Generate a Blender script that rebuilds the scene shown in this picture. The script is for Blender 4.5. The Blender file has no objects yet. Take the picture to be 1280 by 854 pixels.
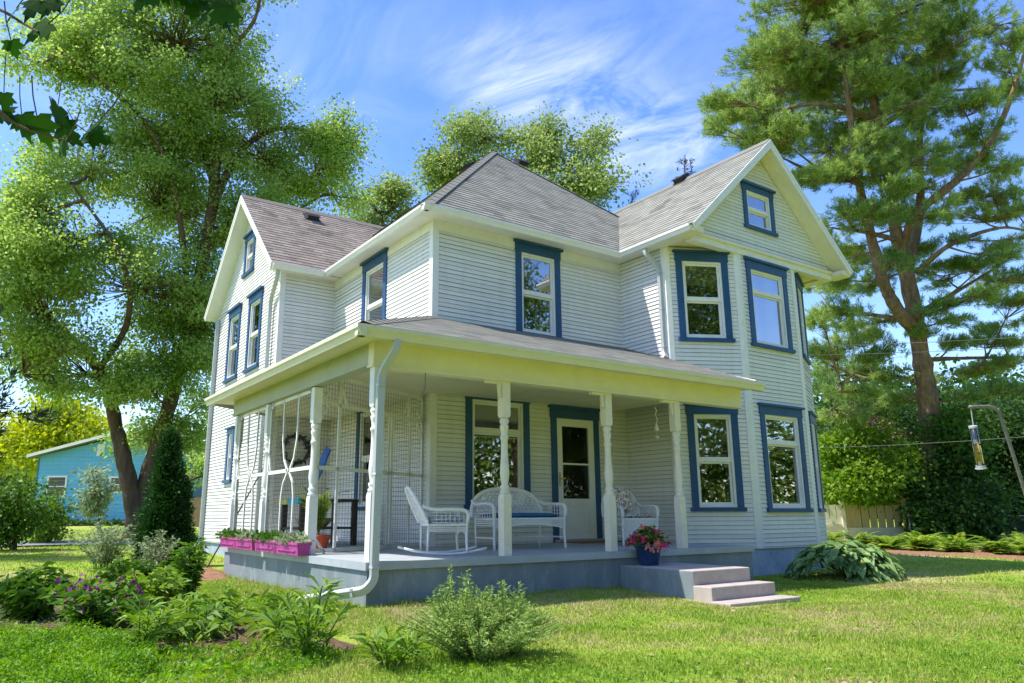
import bpy, math, random
import numpy as np
from mathutils import Vector, Quaternion, noise
random.seed(7)
rng = np.random.default_rng(11)
R = math.radians
scene = bpy.context.scene
COL = scene.collection

# ------------------------------------------------------------------ camera
CAM = np.array([-3.52, -7.527, 1.074]); YAW, PITCH, ROLL, F = -.6, .226, -.005, 935.114
_cy, _sy, _cp, _sp = math.cos(YAW), math.sin(YAW), math.cos(PITCH), math.sin(PITCH)
FW = np.array([-_sy*_cp, _cy*_cp, _sp]); _rt = np.array([_cy, _sy, 0]); _up = np.cross(_rt, FW)
RT = math.cos(ROLL)*_rt + math.sin(ROLL)*_up; UP = -math.sin(ROLL)*_rt + math.cos(ROLL)*_up
def at(u, v, d):
    """a world point seen from the place of the photograph, d metres deep"""
    return CAM + (FW + RT*(u-615.376)/F - UP*(v-427.3)/F)*d
HR = np.array([.8253, -.5646, 0.]); HF = np.array([.5646, .8253, 0.]); ZZ = np.array([0, 0, 1.])

def ground_z(x, y):
    t = np.clip((x-3.5)/4.5, 0, 1); t = t*t*(3-2*t)
    d = (x+3.52)*.5646 + (y+7.527)*.8253
    q = np.clip((x-2)/1.5, 0, 1)*np.clip(-y/1.6, 0, 1)
    return .13*(1-t)*(1-.65*q*q*(3-2*q)) + .016*np.maximum(0, d-14)

# ------------------------------------------------------------------ materials
def new_mat(name):
    m = bpy.data.materials.new(name); m.use_nodes = True
    nt = m.node_tree; nt.nodes.clear()
    out = nt.nodes.new('ShaderNodeOutputMaterial')
    return m, nt, out
def N(nt, kind, **kw):
    n = nt.nodes.new(kind)
    for k, v in kw.items():
        if k in n.inputs: n.inputs[k].default_value = v
        else: setattr(n, k, v)
    return n
def L(nt, a, ao, b, bi): nt.links.new(a.outputs[ao], b.inputs[bi])
def ramp(nt, stops, interp='LINEAR'):
    r = nt.nodes.new('ShaderNodeValToRGB'); e = r.color_ramp.elements; r.color_ramp.interpolation = interp
    while len(e) < len(stops): e.new(.5)
    for i, (p, c) in enumerate(stops):
        e[i].position = p; e[i].color = (*c, 1) if len(c) == 3 else c
    return r
def paint(name, col, rough=.6, var=.10, scale=3., bump=.0, bscale=60., dirt=None, dirt_amt=.25, spec=.3, stretch=(1, 1, 1)):
    m, nt, out = new_mat(name)
    b = N(nt, 'ShaderNodeBsdfPrincipled', Roughness=rough); b.inputs['Specular IOR Level'].default_value = spec
    tc = N(nt, 'ShaderNodeTexCoord')
    mp = N(nt, 'ShaderNodeMapping'); mp.inputs['Scale'].default_value = stretch; L(nt, tc, 'Object', mp, 'Vector')
    no = N(nt, 'ShaderNodeTexNoise', Scale=scale, Detail=6., Roughness=.65); L(nt, mp, 'Vector', no, 'Vector')
    c = np.array(col)
    rp = ramp(nt, [(.3, tuple(c*(1-var))), (.7, tuple(np.minimum(c*(1+var), .95)))])
    L(nt, no, 'Fac', rp, 'Fac'); src = rp
    if dirt is not None:
        n2 = N(nt, 'ShaderNodeTexNoise', Scale=scale*2.7, Detail=8., Roughness=.75); L(nt, mp, 'Vector', n2, 'Vector')
        r2 = ramp(nt, [(.52, (0, 0, 0)), (.72, (dirt_amt,)*3)]); L(nt, n2, 'Fac', r2, 'Fac')
        mx = N(nt, 'ShaderNodeMixRGB'); L(nt, r2, 'Color', mx, 'Fac'); L(nt, rp, 'Color', mx, 'Color1'); mx.inputs['Color2'].default_value = (*dirt, 1)
        src = mx
    L(nt, src, 'Color', b, 'Base Color')
    if bump:
        n3 = N(nt, 'ShaderNodeTexNoise', Scale=bscale, Detail=4.); L(nt, mp, 'Vector', n3, 'Vector')
        bp = N(nt, 'ShaderNodeBump', Strength=bump, Distance=.01); L(nt, n3, 'Fac', bp, 'Height'); L(nt, bp, 'Normal', b, 'Normal')
    L(nt, b, 'BSDF', out, 'Surface')
    return m
def leaf_mat(name, c1, c2, trans=.35, scale=.6, c3=None, rough=.5, tboost=1.3):
    m, nt, out = new_mat(name)
    tc = N(nt, 'ShaderNodeTexCoord'); geo = N(nt, 'ShaderNodeNewGeometry')
    no = N(nt, 'ShaderNodeTexNoise', Scale=scale, Detail=3.); L(nt, tc, 'Object', no, 'Vector')
    ad = N(nt, 'ShaderNodeMath', operation='MULTIPLY_ADD'); L(nt, geo, 'Random Per Island', ad, 0); ad.inputs[1].default_value = .5; L(nt, no, 'Fac', ad, 2)
    st = [(.45, c1), (1.0, c2)] if c3 is None else [(.42, c1), (.75, c2), (1.0, c3)]
    rp = ramp(nt, st); L(nt, ad, 'Value', rp, 'Fac')
    d = N(nt, 'ShaderNodeBsdfPrincipled', Roughness=rough); d.inputs['Specular IOR Level'].default_value = .25
    L(nt, rp, 'Color', d, 'Base Color')
    t = N(nt, 'ShaderNodeBsdfTranslucent')
    hs = N(nt, 'ShaderNodeHueSaturation', Hue=.49, Saturation=1.1, Value=tboost); L(nt, rp, 'Color', hs, 'Color'); L(nt, hs, 'Color', t, 'Color')
    mx = N(nt, 'ShaderNodeMixShader', Fac=trans); L(nt, d, 'BSDF', mx, 1); L(nt, t, 'BSDF', mx, 2); L(nt, mx, 'Shader', out, 'Surface')
    return m
def siding_mat(name, col, row=.076):
    m, nt, out = new_mat(name)
    b = N(nt, 'ShaderNodeBsdfPrincipled', Roughness=.62); b.inputs['Specular IOR Level'].default_value = .25
    uv = N(nt, 'ShaderNodeUVMap')
    mp = N(nt, 'ShaderNodeMapping'); mp.inputs['Scale'].default_value = (.5, 11., 1); L(nt, uv, 'UV', mp, 'Vector')
    no = N(nt, 'ShaderNodeTexNoise', Scale=1.3, Detail=5., Roughness=.6); L(nt, mp, 'Vector', no, 'Vector')
    c = np.array(col)
    rp = ramp(nt, [(.25, tuple(c*.88)), (.55, tuple(c)), (.8, tuple(np.minimum(c*1.05, .9)))]); L(nt, no, 'Fac', rp, 'Fac')
    # weathering streaks and scuffs
    mp2 = N(nt, 'ShaderNodeMapping'); mp2.inputs['Scale'].default_value = (6., .7, 1); L(nt, uv, 'UV', mp2, 'Vector')
    n2 = N(nt, 'ShaderNodeTexNoise', Scale=1., Detail=6., Roughness=.7); L(nt, mp2, 'Vector', n2, 'Vector')
    r2 = ramp(nt, [(.46, (0, 0, 0)), (.8, (.55,)*3)]); L(nt, n2, 'Fac', r2, 'Fac')
    mx = N(nt, 'ShaderNodeMixRGB'); L(nt, r2, 'Color', mx, 'Fac'); L(nt, rp, 'Color', mx, 'Color1'); mx.inputs['Color2'].default_value = (*(c*np.array([.78, .76, .70])), 1)
    # single boards differ a little, with butt joints between them
    br = N(nt, 'ShaderNodeTexBrick', Scale=1.); br.inputs['Brick Width'].default_value = 2.7; br.inputs['Row Height'].default_value = row; br.offset = .38; br.offset_frequency = 3
    br.inputs['Mortar Size'].default_value = .0022; br.inputs['Color1'].default_value = (.90, .90, .89, 1); br.inputs['Color2'].default_value = (1, 1, 1, 1); br.inputs['Mortar'].default_value = (.35, .34, .32, 1)
    L(nt, uv, 'UV', br, 'Vector')
    m3 = N(nt, 'ShaderNodeMixRGB', blend_type='MULTIPLY', Fac=1.); L(nt, mx, 'Color', m3, 'Color1'); L(nt, br, 'Color', m3, 'Color2')
    L(nt, m3, 'Color', b, 'Base Color')
    n3 = N(nt, 'ShaderNodeTexNoise', Scale=9., Detail=3.); L(nt, mp, 'Vector', n3, 'Vector')
    bp = N(nt, 'ShaderNodeBump', Strength=.15, Distance=.01); L(nt, n3, 'Fac', bp, 'Height'); L(nt, bp, 'Normal', b, 'Normal')
    L(nt, b, 'BSDF', out, 'Surface'); return m
def shingle_mat(name, c1, c2, c3):
    m, nt, out = new_mat(name)
    b = N(nt, 'ShaderNodeBsdfPrincipled', Roughness=.9); b.inputs['Specular IOR Level'].default_value = .15
    uv = N(nt, 'ShaderNodeUVMap')
    br = N(nt, 'ShaderNodeTexBrick', Scale=1.); br.inputs['Brick Width'].default_value = .23; br.inputs['Row Height'].default_value = .14
    br.inputs['Mortar Size'].default_value = .004; br.inputs['Color1'].default_value = (*c1, 1); br.inputs['Color2'].default_value = (*c2, 1)
    br.inputs['Mortar'].default_value = (*(np.array(c1)*.45), 1); br.offset = .37
    L(nt, uv, 'UV', br, 'Vector')
    no = N(nt, 'ShaderNodeTexNoise', Scale=.7, Detail=7., Roughness=.7); L(nt, uv, 'UV', no, 'Vector')
    rp = ramp(nt, [(.35, (0, 0, 0)), (.75, (.75,)*3)]); L(nt, no, 'Fac', rp, 'Fac')
    mx = N(nt, 'ShaderNodeMixRGB'); L(nt, rp, 'Color', mx, 'Fac'); L(nt, br, 'Color', mx, 'Color1'); mx.inputs['Color2'].default_value = (*c3, 1)
    n2 = N(nt, 'ShaderNodeTexNoise', Scale=160., Detail=2.); L(nt, uv, 'UV', n2, 'Vector')
    r2 = ramp(nt, [(.3, (.72,)*3), (.7, (1.2,)*3)]); L(nt, n2, 'Fac', r2, 'Fac')
    m2 = N(nt, 'ShaderNodeMixRGB', blend_type='MULTIPLY', Fac=1.); L(nt, mx, 'Color', m2, 'Color1'); L(nt, r2, 'Color', m2, 'Color2')
    L(nt, m2, 'Color', b, 'Base Color')
    bp = N(nt, 'ShaderNodeBump', Strength=.5, Distance=.006); L(nt, n2, 'Fac', bp, 'Height'); L(nt, bp, 'Normal', b, 'Normal')
    L(nt, b, 'BSDF', out, 'Surface'); return m
def glass_mat(name, refl=.30, tint=(.75, .8, .78), mul=.9):
    m, nt, out = new_mat(name)
    g = N(nt, 'ShaderNodeBsdfGlossy', Roughness=.015); g.inputs['Color'].default_value = (.95, .97, 1, 1)
    tc = N(nt, 'ShaderNodeTexCoord')
    no = N(nt, 'ShaderNodeTexNoise', Scale=2.2, Detail=1.); L(nt, tc, 'Object', no, 'Vector')
    bp = N(nt, 'ShaderNodeBump', Strength=.02, Distance=.05); L(nt, no, 'Fac', bp, 'Height'); L(nt, bp, 'Normal', g, 'Normal')
    t = N(nt, 'ShaderNodeBsdfTransparent'); t.inputs['Color'].default_value = (*tint, 1)
    fr = N(nt, 'ShaderNodeFresnel', IOR=1.5)
    ma = N(nt, 'ShaderNodeMath', operation='MULTIPLY_ADD'); L(nt, fr, 'Fac', ma, 0); ma.inputs[1].default_value = mul; ma.inputs[2].default_value = refl; ma.use_clamp = True
    mx = N(nt, 'ShaderNodeMixShader'); L(nt, ma, 'Value', mx, 'Fac'); L(nt, t, 'BSDF', mx, 1); L(nt, g, 'BSDF', mx, 2); L(nt, mx, 'Shader', out, 'Surface')
    return m
def pattern_mat(name, c1, c2, scale, detail=2., distort=2.5):
    m, nt, out = new_mat(name)
    b = N(nt, 'ShaderNodeBsdfPrincipled', Roughness=.85)
    tc = N(nt, 'ShaderNodeTexCoord')
    w = N(nt, 'ShaderNodeTexVoronoi', Scale=scale, feature='DISTANCE_TO_EDGE'); 
    no = N(nt, 'ShaderNodeTexNoise', Scale=scale*.7, Detail=detail); L(nt, tc, 'Object', no, 'Vector')
    mv = N(nt, 'ShaderNodeMixRGB', Fac=.25); L(nt, tc, 'Object', mv, 'Color1'); L(nt, no, 'Color', mv, 'Color2'); L(nt, mv, 'Color', w, 'Vector')
    rp = ramp(nt, [(.0, c1), (.10, c1), (.13, c2), (.30, c2), (.34, c1)], 'LINEAR'); L(nt, w, 'Distance', rp, 'Fac')
    L(nt, rp, 'Color', b, 'Base Color'); L(nt, b, 'BSDF', out, 'Surface'); return m
def lawn_nodes(nt, tc_out):
    """lawn colour by place: lush green, dry patches, bare soil in the beds"""
    n1 = N(nt, 'ShaderNodeTexNoise', Scale=.35, Detail=5., Roughness=.6); nt.links.new(tc_out, n1.inputs['Vector'])
    n2 = N(nt, 'ShaderNodeTexNoise', Scale=3.0, Detail=5., Roughness=.65); nt.links.new(tc_out, n2.inputs['Vector'])
    ad = N(nt, 'ShaderNodeMath', operation='MULTIPLY_ADD'); L(nt, n2, 'Fac', ad, 0); ad.inputs[1].default_value = .6; L(nt, n1, 'Fac', ad, 2)
    return ad
LAWN_STOPS = [(.52, (.12, .26, .02)), (.68, (.24, .385, .035)), (.84, (.36, .44, .065)), (.97, (.48, .42, .20))]
def ground_mat():
    m, nt, out = new_mat('lawn_ground')
    b = N(nt, 'ShaderNodeBsdfPrincipled', Roughness=.95); b.inputs['Specular IOR Level'].default_value = .1
    tc = N(nt, 'ShaderNodeTexCoord'); ad = lawn_nodes(nt, tc.outputs['Object'])
    rp = ramp(nt, LAWN_STOPS); L(nt, ad, 'Value', rp, 'Fac')
    n3 = N(nt, 'ShaderNodeTexNoise', Scale=45., Detail=4., Roughness=.8); L(nt, tc, 'Object', n3, 'Vector')
    r3 = ramp(nt, [(.3, (.55,)*3), (.7, (1.25,)*3)]); L(nt, n3, 'Fac', r3, 'Fac')
    mx = N(nt, 'ShaderNodeMixRGB', blend_type='MULTIPLY', Fac=1.); L(nt, rp, 'Color', mx, 'Color1'); L(nt, r3, 'Color', mx, 'Color2')
    L(nt, mx, 'Color', b, 'Base Color')
    bp = N(nt, 'ShaderNodeBump', Strength=.8, Distance=.03); L(nt, n3, 'Fac', bp, 'Height'); L(nt, bp, 'Normal', b, 'Normal')
    L(nt, b, 'BSDF', out, 'Surface'); return m
def grass_mat():
    m, nt, out = new_mat('grass_blade')
    tc = N(nt, 'ShaderNodeTexCoord'); ad = lawn_nodes(nt, tc.outputs['Object']); geo = N(nt, 'ShaderNodeNewGeometry')
    a2 = N(nt, 'ShaderNodeMath', operation='MULTIPLY_ADD'); L(nt, geo, 'Random Per Island', a2, 0); a2.inputs[1].default_value = .22; L(nt, ad, 'Value', a2, 2)
    a3 = N(nt, 'ShaderNodeMath', operation='SUBTRACT'); L(nt, a2, 'Value', a3, 0); a3.inputs[1].default_value = .10
    rp = ramp(nt, LAWN_STOPS); L(nt, a3, 'Value', rp, 'Fac')
    d = N(nt, 'ShaderNodeBsdfPrincipled', Roughness=.55); d.inputs['Specular IOR Level'].default_value = .2; L(nt, rp, 'Color', d, 'Base Color')
    t = N(nt, 'ShaderNodeBsdfTranslucent'); L(nt, rp, 'Color', t, 'Color')
    mx = N(nt, 'ShaderNodeMixShader', Fac=.35); L(nt, d, 'BSDF', mx, 1); L(nt, t, 'BSDF', mx, 2); L(nt, mx, 'Shader', out, 'Surface'); return m

M = dict(
    siding=siding_mat('white_siding', (.79, .78, .75)),
    trim=paint('white_trim_paint', (.76, .75, .72), .5, .05, 4., dirt=(.45, .42, .36), dirt_amt=.25),
    gcream=paint('pale_cream_gutter', (.66, .63, .47), .45, .05, 3., dirt=(.42, .40, .28), dirt_amt=.3),
    cream=paint('cream_paint_lawn_bounce', (.76, .71, .52), .55, .06, 2.5, dirt=(.45, .38, .18), dirt_amt=.2),  # cream trim, its yellow partly bounce light off the lawn put into the colour
    post=paint('cream_white_post_paint', (.74, .68, .55), .5, .06, 6., dirt=(.42, .36, .26), dirt_amt=.3),
    blue=paint('blue_trim_paint', (.024, .080, .190), .45, .15, 5., dirt=(.06, .12, .24), dirt_amt=.3),
    shingle=shingle_mat('grey_shingle', (.31, .305, .255), (.15, .146, .122), (.38, .375, .325)),
    shingle_b=shingle_mat('brown_shingle', (.33, .275, .225), (.13, .106, .09), (.39, .34, .29)),
    deck=paint('grey_deck_paint', (.38, .41, .43), .55, .12, 3., dirt=(.5, .5, .5), dirt_amt=.35),
    found=paint('grey_foundation_paint', (.20, .235, .25), .7, .2, 2., bump=.3, bscale=25, dirt=(.42, .43, .42), dirt_amt=.5, stretch=(1, 1, .35)),
    stone=paint('painted_stone', (.36, .42, .50), .8, .2, 3., bump=.9, bscale=9, dirt=(.15, .17, .19), dirt_amt=.5),
    concrete=paint('concrete', (.44, .375, .335), .85, .13, 4., bump=.3, bscale=90, dirt=(.27, .24, .21), dirt_amt=.45),
    metal=paint('white_downspout_metal', (.47, .49, .49), .42, .06, 3., spec=.5, dirt=(.45, .46, .44), dirt_amt=.3),
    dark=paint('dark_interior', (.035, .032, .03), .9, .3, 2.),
    blind=paint('blind_slat', (.62, .60, .54), .6, .05, 3.),
    curtain=paint('curtain_cloth', (.55, .58, .62), .9, .1, 5.),
    glass=glass_mat('window_glass', .36, (.6, .65, .63)),
    glass_d=glass_mat('door_glass', .02, (.6, .6, .6), .35),
    black=paint('black_vent_metal', (.03, .03, .032), .5, .2, 5.),
    brass=paint('brass', (.55, .38, .13), .35, .1, 20, spec=.7),
    wicker=paint('white_wicker', (.76, .75, .72), .55, .12, 30., bump=.3, bscale=150),
    cush_blue=paint('blue_cushion_cloth', (.03, .16, .33), .9, .12, 15., bump=.2, bscale=300),
    cush_pat=pattern_mat('blue_white_patterned_cloth', (.62, .66, .72), (.10, .17, .32), 16.),
    cush_flo=pattern_mat('brown_patterned_cloth', (.70, .66, .62), (.22, .12, .11), 14.),
    pot_blue=paint('blue_glaze', (.012, .04, .13), .2, .3, 6., spec=.6),
    terracotta=paint('red_plastic_pot', (.55, .09, .035), .45, .08, 6.),
    pink=paint('magenta_plastic', (.42, .05, .25), .55, .15, 5., dirt=(.55, .20, .40), dirt_amt=.6),
    soil=paint('soil', (.11, .065, .038), 1., .45, 14., bump=1., bscale=40, dirt=(.22, .15, .09), dirt_amt=.7),
    mulch=paint('bark_mulch', (.27, .145, .08), 1., .5, 18., bump=1., bscale=50, dirt=(.10, .05, .03), dirt_amt=.8),
    bark=paint('brown_bark', (.12, .08, .052), .95, .45, 3., bump=1., bscale=14, stretch=(1.4, 1.4, .3), dirt=(.055, .04, .03), dirt_amt=.7),
    pinebark=paint('pine_bark', (.235, .155, .105), .95, .5, 5., bump=1., bscale=9, stretch=(1.6, 1.6, .3), dirt=(.055, .038, .03), dirt_amt=.95),
    asphalt=paint('pale_drive', (.24, .23, .24), .9, .2, 6., bump=.2),
    teal_siding=siding_mat('turquoise_siding', (.16, .47, .70), .21),
    beige=siding_mat('beige_siding', (.42, .37, .28), .2),
    fence_w=paint('weathered_cream_boards', (.54, .42, .21), .8, .18, 6., dirt=(.30, .20, .09), dirt_amt=.6, stretch=(3, 3, .6)),
    fence_l=paint('pale_cream_boards', (.74, .68, .54), .8, .1, 6., dirt=(.45, .38, .26), dirt_amt=.4),
    cedar=paint('cedar_boards', (.36, .24, .13), .85, .25, 4., stretch=(3, 3, .5)),
    steel=paint('galvanised_steel', (.42, .43, .44), .45, .15, 9., spec=.6),
    iron=paint('dull_dark_steel', (.15, .14, .14), .5, .3, 25., spec=.5),
    wire=paint('screen_wire', (.035, .035, .03), .7, .2, 10.),
    seed=paint('bird_seed', (.55, .36, .14), .9, .5, 90., bump=.5, bscale=200),
    clearp=glass_mat('clear_plastic', .08, (.88, .9, .9)),
    cable=paint('aged_cable', (.16, .16, .155), .6, .1, 5.),
    wood_y=paint('yellow_board', (.62, .50, .10), .6, .1, 5.), wood_t=paint('teal_board', (.05, .45, .55), .6, .1, 5.), wood_b=paint('bright_blue_board', (.02, .13, .50), .5, .1, 5.),
    wood_d=paint('dark_wood', (.05, .038, .03), .8, .3, 5.), straw=paint('straw', (.45, .35, .20), .95, .4, 40, bump=1.),
    mat=paint('coir_mat', (.23, .15, .075), 1., .3, 60., bump=.8, bscale=200),
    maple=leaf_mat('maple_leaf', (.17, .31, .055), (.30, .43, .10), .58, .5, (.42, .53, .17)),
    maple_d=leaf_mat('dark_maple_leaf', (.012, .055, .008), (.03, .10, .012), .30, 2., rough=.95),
    far_leaf=leaf_mat('far_tree_leaf', (.11, .20, .045), (.25, .34, .09), .45, .4, (.38, .46, .17)),
    street_leaf=leaf_mat('street_tree_leaf', (.06, .13, .02), (.15, .24, .045), .4, .4, (.27, .34, .09)),
    yellow_leaf=leaf_mat('yellow_green_leaf', (.28, .37, .02), (.50, .54, .035), .4, .5),
    pine=leaf_mat('pine_needle', (.07, .17, .06), (.25, .38, .095), .35, .4, (.50, .60, .17)),
    spruce=leaf_mat('spruce_needle', (.012, .035, .018), (.035, .07, .03), .15, .8),
    arb=leaf_mat('arborvitae_spray', (.010, .045, .012), (.035, .11, .02), .2, 2.),
    shrub_d=leaf_mat('dark_shrub_leaf', (.016, .055, .012), (.075, .16, .03), .3, 1.),
    shrub_m=leaf_mat('mid_shrub_leaf', (.04, .12, .015), (.11, .22, .03), .35, 1.),
    shrub_l=leaf_mat('bright_shrub_leaf', (.11, .23, .02), (.24, .36, .04), .4, 1.5),
    purple_leaf=leaf_mat('plum_leaf', (.06, .06, .03), (.16, .11, .07), .25, 1.),
    silver=leaf_mat('silvery_leaf', (.17, .24, .12), (.34, .40, .24), .35, 2.),
    garden=leaf_mat('garden_leaf', (.045, .13, .016), (.14, .27, .035), .35, 3.),
    garden_l=leaf_mat('light_garden_leaf', (.09, .21, .018), (.25, .38, .05), .4, 3.),
    feather=leaf_mat('feathery_leaf', (.19, .31, .06), (.38, .50, .15), .4, 6.),
    cover=leaf_mat('ground_cover_leaf', (.08, .22, .015), (.24, .42, .03), .4, 3.),
    hosta=leaf_mat('hosta_leaf', (.07, .17, .04), (.30, .43, .16), .25, 18.),
    fern=leaf_mat('fern_frond', (.17, .33, .025), (.40, .52, .07), .4, 2.),
    purple=leaf_mat('purple_petal', (.16, .01, .14), (.33, .03, .30), .3, 20.),
    pink_f=leaf_mat('pink_petal', (.62, .03, .13), (.75, .10, .25), .3, 20.),
    coral_f=leaf_mat('coral_petal', (.60, .16, .10), (.75, .36, .25), .3, 20.),
    stem=paint('green_stem', (.10, .17, .04), .7, .2, 20.),
)

# ------------------------------------------------------------------ mesh builder
class MB:
    def __init__(s): s.v = []; s.f = []; s.uv = []; s.m = []; s.cur = 0
    def add(s, pts, faces, uvs=None):
        o = len(s.v); s.v.extend([tuple(map(float, p)) for p in pts])
        for i, f in enumerate(faces):
            s.f.append(tuple(o+k for k in f)); s.uv.append(uvs[i] if uvs else None); s.m.append(s.cur)
        return s
    def poly(s, pts, uv=None): return s.add(pts, [tuple(range(len(pts)))], [uv] if uv is not None else None)
    def box(s, x0, x1, y0, y1, z0, z1):
        p = [(x, y, z) for z in (z0, z1) for y in (y0, y1) for x in (x0, x1)]
        return s.add(p, [(0, 2, 3, 1), (4, 5, 7, 6), (0, 1, 5, 4), (2, 6, 7, 3), (0, 4, 6, 2), (1, 3, 7, 5)])
    def fbox(s, fr, u0, u1, v0, v1, n0, n1):
        p = [fr(u, v, n) for n in (n0, n1) for v in (v0, v1) for u in (u0, u1)]
        return s.add(p, [(0, 2, 3, 1), (4, 5, 7, 6), (0, 1, 5, 4), (2, 6, 7, 3), (0, 4, 6, 2), (1, 3, 7, 5)])
    def bar(s, a, b, w, h, up=(0, 0, 1)):
        a, b = np.array(a, float), np.array(b, float); d = b-a; d /= np.linalg.norm(d)
        sd = np.cross(d, np.array(up, float)); sd /= np.linalg.norm(sd); u = np.cross(sd, d)
        p = [q+sd*x*w/2+u*y*h/2 for q in (a, b) for y in (-1, 1) for x in (-1, 1)]
        return s.add(p, [(0, 2, 3, 1), (4, 5, 7, 6), (0, 1, 5, 4), (2, 6, 7, 3), (0, 4, 6, 2), (1, 3, 7, 5)])
    def prism(s, pts, vec):
        n = len(pts); vec = np.array(vec, float); q = [np.array(p, float) for p in pts]
        return s.add(q+[p+vec for p in q], [tuple(range(n))[::-1], tuple(range(n, 2*n))]+[(i, (i+1) % n, n+(i+1) % n, n+i) for i in range(n)])
    def tube(s, pts, r, n=8, cap=True, sq=None, prof=None):
        pts = [np.array(p, float) for p in pts]; k = len(pts)
        rs = [r]*k if np.isscalar(r) else list(r)
        t = [pts[min(i+1, k-1)]-pts[max(i-1, 0)] for i in range(k)]
        t = [x/(np.linalg.norm(x)+1e-9) for x in t]
        a = np.array([0, 0, 1.]) if abs(t[0][2]) < .9 else np.array([1., 0, 0])
        V = []
        for i in range(k):
            a = a-t[i]*np.dot(a, t[i]); a /= np.linalg.norm(a)+1e-9; b = np.cross(t[i], a)
            for j in range(n):
                th = 2*math.pi*(j+.5)/n
                ca, sb = math.cos(th), math.sin(th)
                if sq: ca *= sq[0]; sb *= sq[1]
                if prof is not None: ca, sb = prof[j]
                V.append(pts[i]+rs[i]*(a*ca+b*sb))
        fs = [(i*n+j, i*n+(j+1) % n, (i+1)*n+(j+1) % n, (i+1)*n+j) for i in range(k-1) for j in range(n)]
        if cap: fs += [tuple(range(n))[::-1], tuple((k-1)*n+j for j in range(n))]
        return s.add(V, fs)
    def lathe(s, cx, cy, prof, n=16, cap=True):
        V = [(cx+r*math.cos(2*math.pi*j/n), cy+r*math.sin(2*math.pi*j/n), z) for r, z in prof for j in range(n)]
        k = len(prof)
        fs = [(i*n+j, i*n+(j+1) % n, (i+1)*n+(j+1) % n, (i+1)*n+j) for i in range(k-1) for j in range(n)]
        if cap: fs += [tuple(range(n))[::-1], tuple((k-1)*n+j for j in range(n))]
        return s.add(V, fs)
    def build(s, name, mats, parent=None, smooth=False):
        me = bpy.data.meshes.new(name); me.from_pydata(s.v, [], s.f)
        for m in (mats if isinstance(mats, (list, tuple)) else [mats]): me.materials.append(m)
        if any(s.m): me.polygons.foreach_set('material_index', s.m)
        ul = me.uv_layers.new(name='UVMap'); buf = []
        for f, u in zip(s.f, s.uv):
            if u is None: buf.extend([0., 0.]*len(f))
            else:
                for a in u: buf.extend((float(a[0]), float(a[1])))
        ul.data.foreach_set('uv', buf)
        if smooth: me.polygons.foreach_set('use_smooth', [True]*len(me.polygons))
        me.update()
        return link(name, me, parent)
def link(name, me, parent=None):
    o = bpy.data.objects.new(name, me); COL.objects.link(o)
    if parent is not None:
        o.parent = parent
        o.matrix_parent_inverse = parent.matrix_basis.inverted()
    return o
def tag(o, label=None, cat=None, group=None, kind=None):
    for k, v in (('label', label), ('category', cat), ('group', group), ('kind', kind)):
        if v: o[k] = v
    return o
def thing(name, label, cat, loc=(0, 0, 0), group=None):
    o = bpy.data.objects.new(name, None); o.empty_display_size = .3; COL.objects.link(o); o.location = [float(a) for a in loc]
    return tag(o, label, cat, group)
def np_mesh(name, V, faces_n, mat, parent=None, smooth=False):
    """V (n,k,3): n separate k-gons"""
    n, k = V.shape[0], V.shape[1]
    me = bpy.data.meshes.new(name); me.vertices.add(n*k); me.loops.add(n*k); me.polygons.add(n)
    me.vertices.foreach_set('co', V.reshape(-1).astype(np.float32))
    me.loops.foreach_set('vertex_index', np.arange(n*k, dtype=np.int32))
    me.polygons.foreach_set('loop_start', np.arange(0, n*k, k, dtype=np.int32))
    me.polygons.foreach_set('loop_total', np.full(n, k, dtype=np.int32))
    for m in (mat if isinstance(mat, (list, tuple)) else [mat]): me.materials.append(m)
    me.update(calc_edges=True); me.validate()
    return link(name, me, parent)
def unit(a): return a/(np.linalg.norm(a, axis=-1, keepdims=True)+1e-9)
def leaf_quads(c, d, length, width, nrm=None, fold=.0, droop=.15):
    """diamond leaves: base c, direction d"""
    n = len(c); d = unit(d)
    if nrm is None: nrm = unit(rng.normal(size=(n, 3))+np.array([0, 0, .9]))
    s = unit(np.cross(d, nrm)); nn = np.cross(s, d)
    length = np.broadcast_to(length, (n,))[:, None]; width = np.broadcast_to(width, (n,))[:, None]
    mid = c+d*length*.45
    dr = np.zeros((n, 3)); dr[:, 2] = -1
    tip = c+d*length+dr*length*droop
    return np.stack([c, mid+s*width/2+nn*fold*width, tip, mid-s*width/2+nn*fold*width], 1)

# planar frames and lapped courses -------------------------------------------------
class Frame:
    def __init__(s, O, U, Vv, Nn): s.O, s.U, s.V, s.N = [np.array(a, float) for a in (O, U, Vv, Nn)]
    def __call__(s, u, v, n=0.): return s.O+s.U*u+s.V*v+s.N*n
def wall_frame(p, q):
    """vertical wall, p (left as seen from outside) to q"""
    p, q = np.array([*p, 0.]), np.array([*q, 0.]); U = (q-p)/np.linalg.norm(q-p)
    return Frame(p, U, ZZ, np.cross(U, ZZ)), float(np.linalg.norm(q-p))
def clip(poly, ax, val, keep_less):
    out = []; n = len(poly)
    for i in range(n):
        a, b = poly[i], poly[(i+1) % n]
        ia = (a[ax] <= val+1e-9) if keep_less else (a[ax] >= val-1e-9)
        ib = (b[ax] <= val+1e-9) if keep_less else (b[ax] >= val-1e-9)
        if ia: out.append(a)
        if ia != ib:
            t = (val-a[ax])/(b[ax]-a[ax]); out.append((a[0]+t*(b[0]-a[0]), a[1]+t*(b[1]-a[1])))
    return out
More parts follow.
